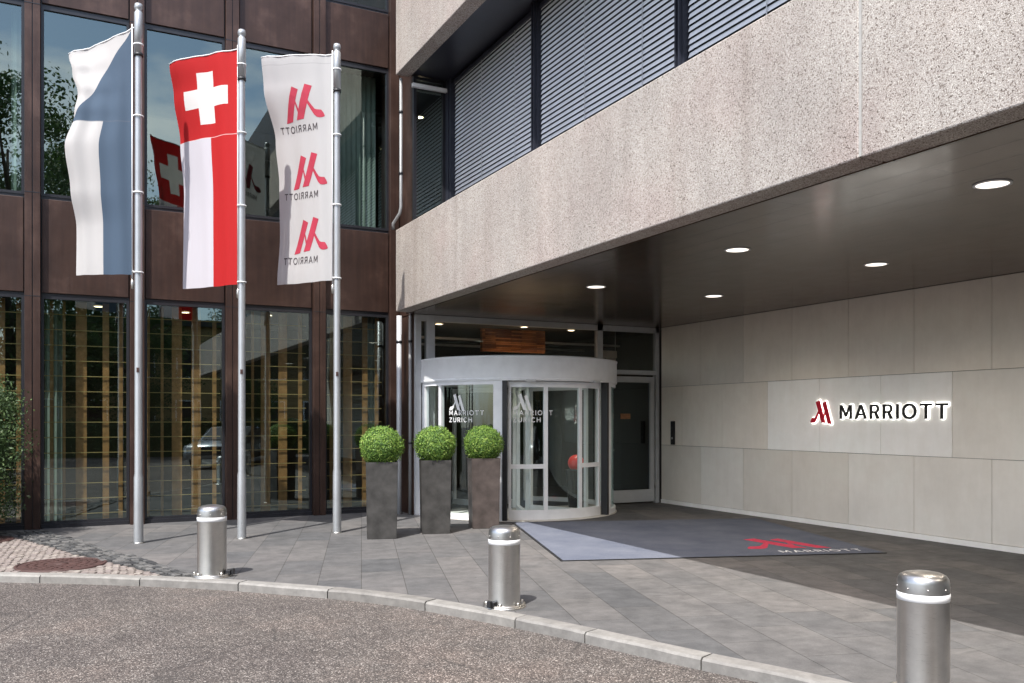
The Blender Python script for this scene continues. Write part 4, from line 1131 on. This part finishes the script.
m = MB(); m.box(-3, 22, -38, -30, RZ, 7.5); m.build('wall', M.setdefault('yellow_render', m_simple('yellow_render', (.42, .29, .13), .85, 0, .15, .6)), ob)
m = MB(); m.box(-3.3, 22.3, -38.3, -29.7, 7.5, 7.9); m.build('roof', 'dark_wall', ob)
for k in range(9):
    for z in (.9, 4.2):
        x = -2.2+k*2.7; f = MB(); f.box(x, x+1.5, -29.99, -29.93, z, z+1.9); fo = f.build('window', 'white', ob)
        g_ = MB(); g_.box(x+.08, x+1.42, -29.93, -29.92, z+.08, z+1.82); g_.build('pane', 'dark_frame', fo)
rebase(ob, (11, -34, RZ))
hg = empty('hedge', 'dark clipped hedge along the far side of the road behind the trees', 'hedge'); rnd = random.Random(21)
m = MB(); m.box(-25, 30, -13.7, -12.9, RZ, 1.5); m.build('core', 'box_core', hg)
l = MB()
for k in range(9000):
    f = rnd.random(); x = rnd.uniform(-25, 30)
    p_, n_ = (Vector((x, -12.85, rnd.uniform(0, 1.55))), Vector((0, 1, 0))) if f < .7 else (Vector((x, rnd.uniform(-13.7, -12.9), 1.55)), Vector((0, 0, 1)))
    leaves(l, [(p_+n_*rnd.uniform(-.03, .08), n_)], .07, rnd)
l.build('foliage', 'bush_leaf', hg, False); rebase(hg, (2.5, -13.3, RZ))
# parked car (mirrored in the shop windows)
def car(label):
    r = empty('parked_car', label, 'car')
    prof = [(-2.25, .35), (-2.28, .62), (-2.2, .80), (-1.3, .95), (-.55, 1.38), (.55, 1.42), (1.35, 1.02), (2.1, .92), (2.22, .7), (2.2, .35)]
    def loft(pr, hw, top):
        vs = []
        for s_ in (-1, -.86, .86, 1):
            for x, z in pr:
                zz = z if abs(s_) < .9 else min(z, .80)-.02
                vs.append((x*(1 if abs(s_) < .9 else .985), s_*hw*(1 if z < .96 or abs(s_) > .9 else .84), zz))
        n_ = len(pr); fs = [(a*n_+i, a*n_+(i+1) % n_, (a+1)*n_+(i+1) % n_, (a+1)*n_+i) for a in range(3) for i in range(n_)]
        fs += [tuple(range(n_)), tuple(3*n_+i for i in range(n_))]
        m_ = MB(); m_.add(vs, fs, 0, True); return m_
    loft(prof, .9, 1).build('body', M.setdefault('car_paint', m_simple('silver_car_paint', (.42, .44, .47), .22, .6, .03)), r)
    g_ = MB()
    for s_ in (-1, 1):
        g_.prism([(-1.15, .98), (-.5, 1.33), (.5, 1.36), (1.15, 1.03)], 0, .01, ((0, s_*.775, 0), (1, 0, 0), (0, 0, 1), (0, s_, 0)))
    g_.add([(-1.33, -.66, .97), (-1.33, .66, .97), (-.6, .6, 1.375), (-.6, -.6, 1.375)], [(0, 1, 2, 3)])
    g_.build('side_glass', 'dark_frame', r)
    for x in (-1.4, 1.35):
        for s_ in (-1, 1):
            w_ = MB(); w_.lathe([(.0, -.1), (.2, -.1), (.30, -.1), (.33, -.07), (.33, .07), (.30, .1), (.2, .1), (0, .1)], 28)
            wo = w_.build('wheel', 'black', r); wo.rotation_euler = (radians(90), 0, 0); wo.location = (x, s_*.84, .33)
            h_ = MB(); h_.lathe([(0, .105), (.19, .102), (.2, .09)], 20); ho = h_.build('rim', 'steel', wo)
            if s_ > 0: ho.rotation_euler = (radians(180), 0, 0)
    for s_ in (-1, 1):
        q = MB(); q.bbox(-2.29, -2.15, s_*.62-.16, s_*.62+.16, .62, .76, .02); q.build('headlight', 'white', r)
    q = MB(); q.bbox(-2.31, -2.2, -.38, .38, .48, .76, .02); q.build('grille', 'black', r)
    return r
ca = car('silver parked car mirrored in the shop windows behind the right flagpoles'); ca.location = (5.2, -3.2, RZ); ca.rotation_euler = (0, 0, radians(-60))
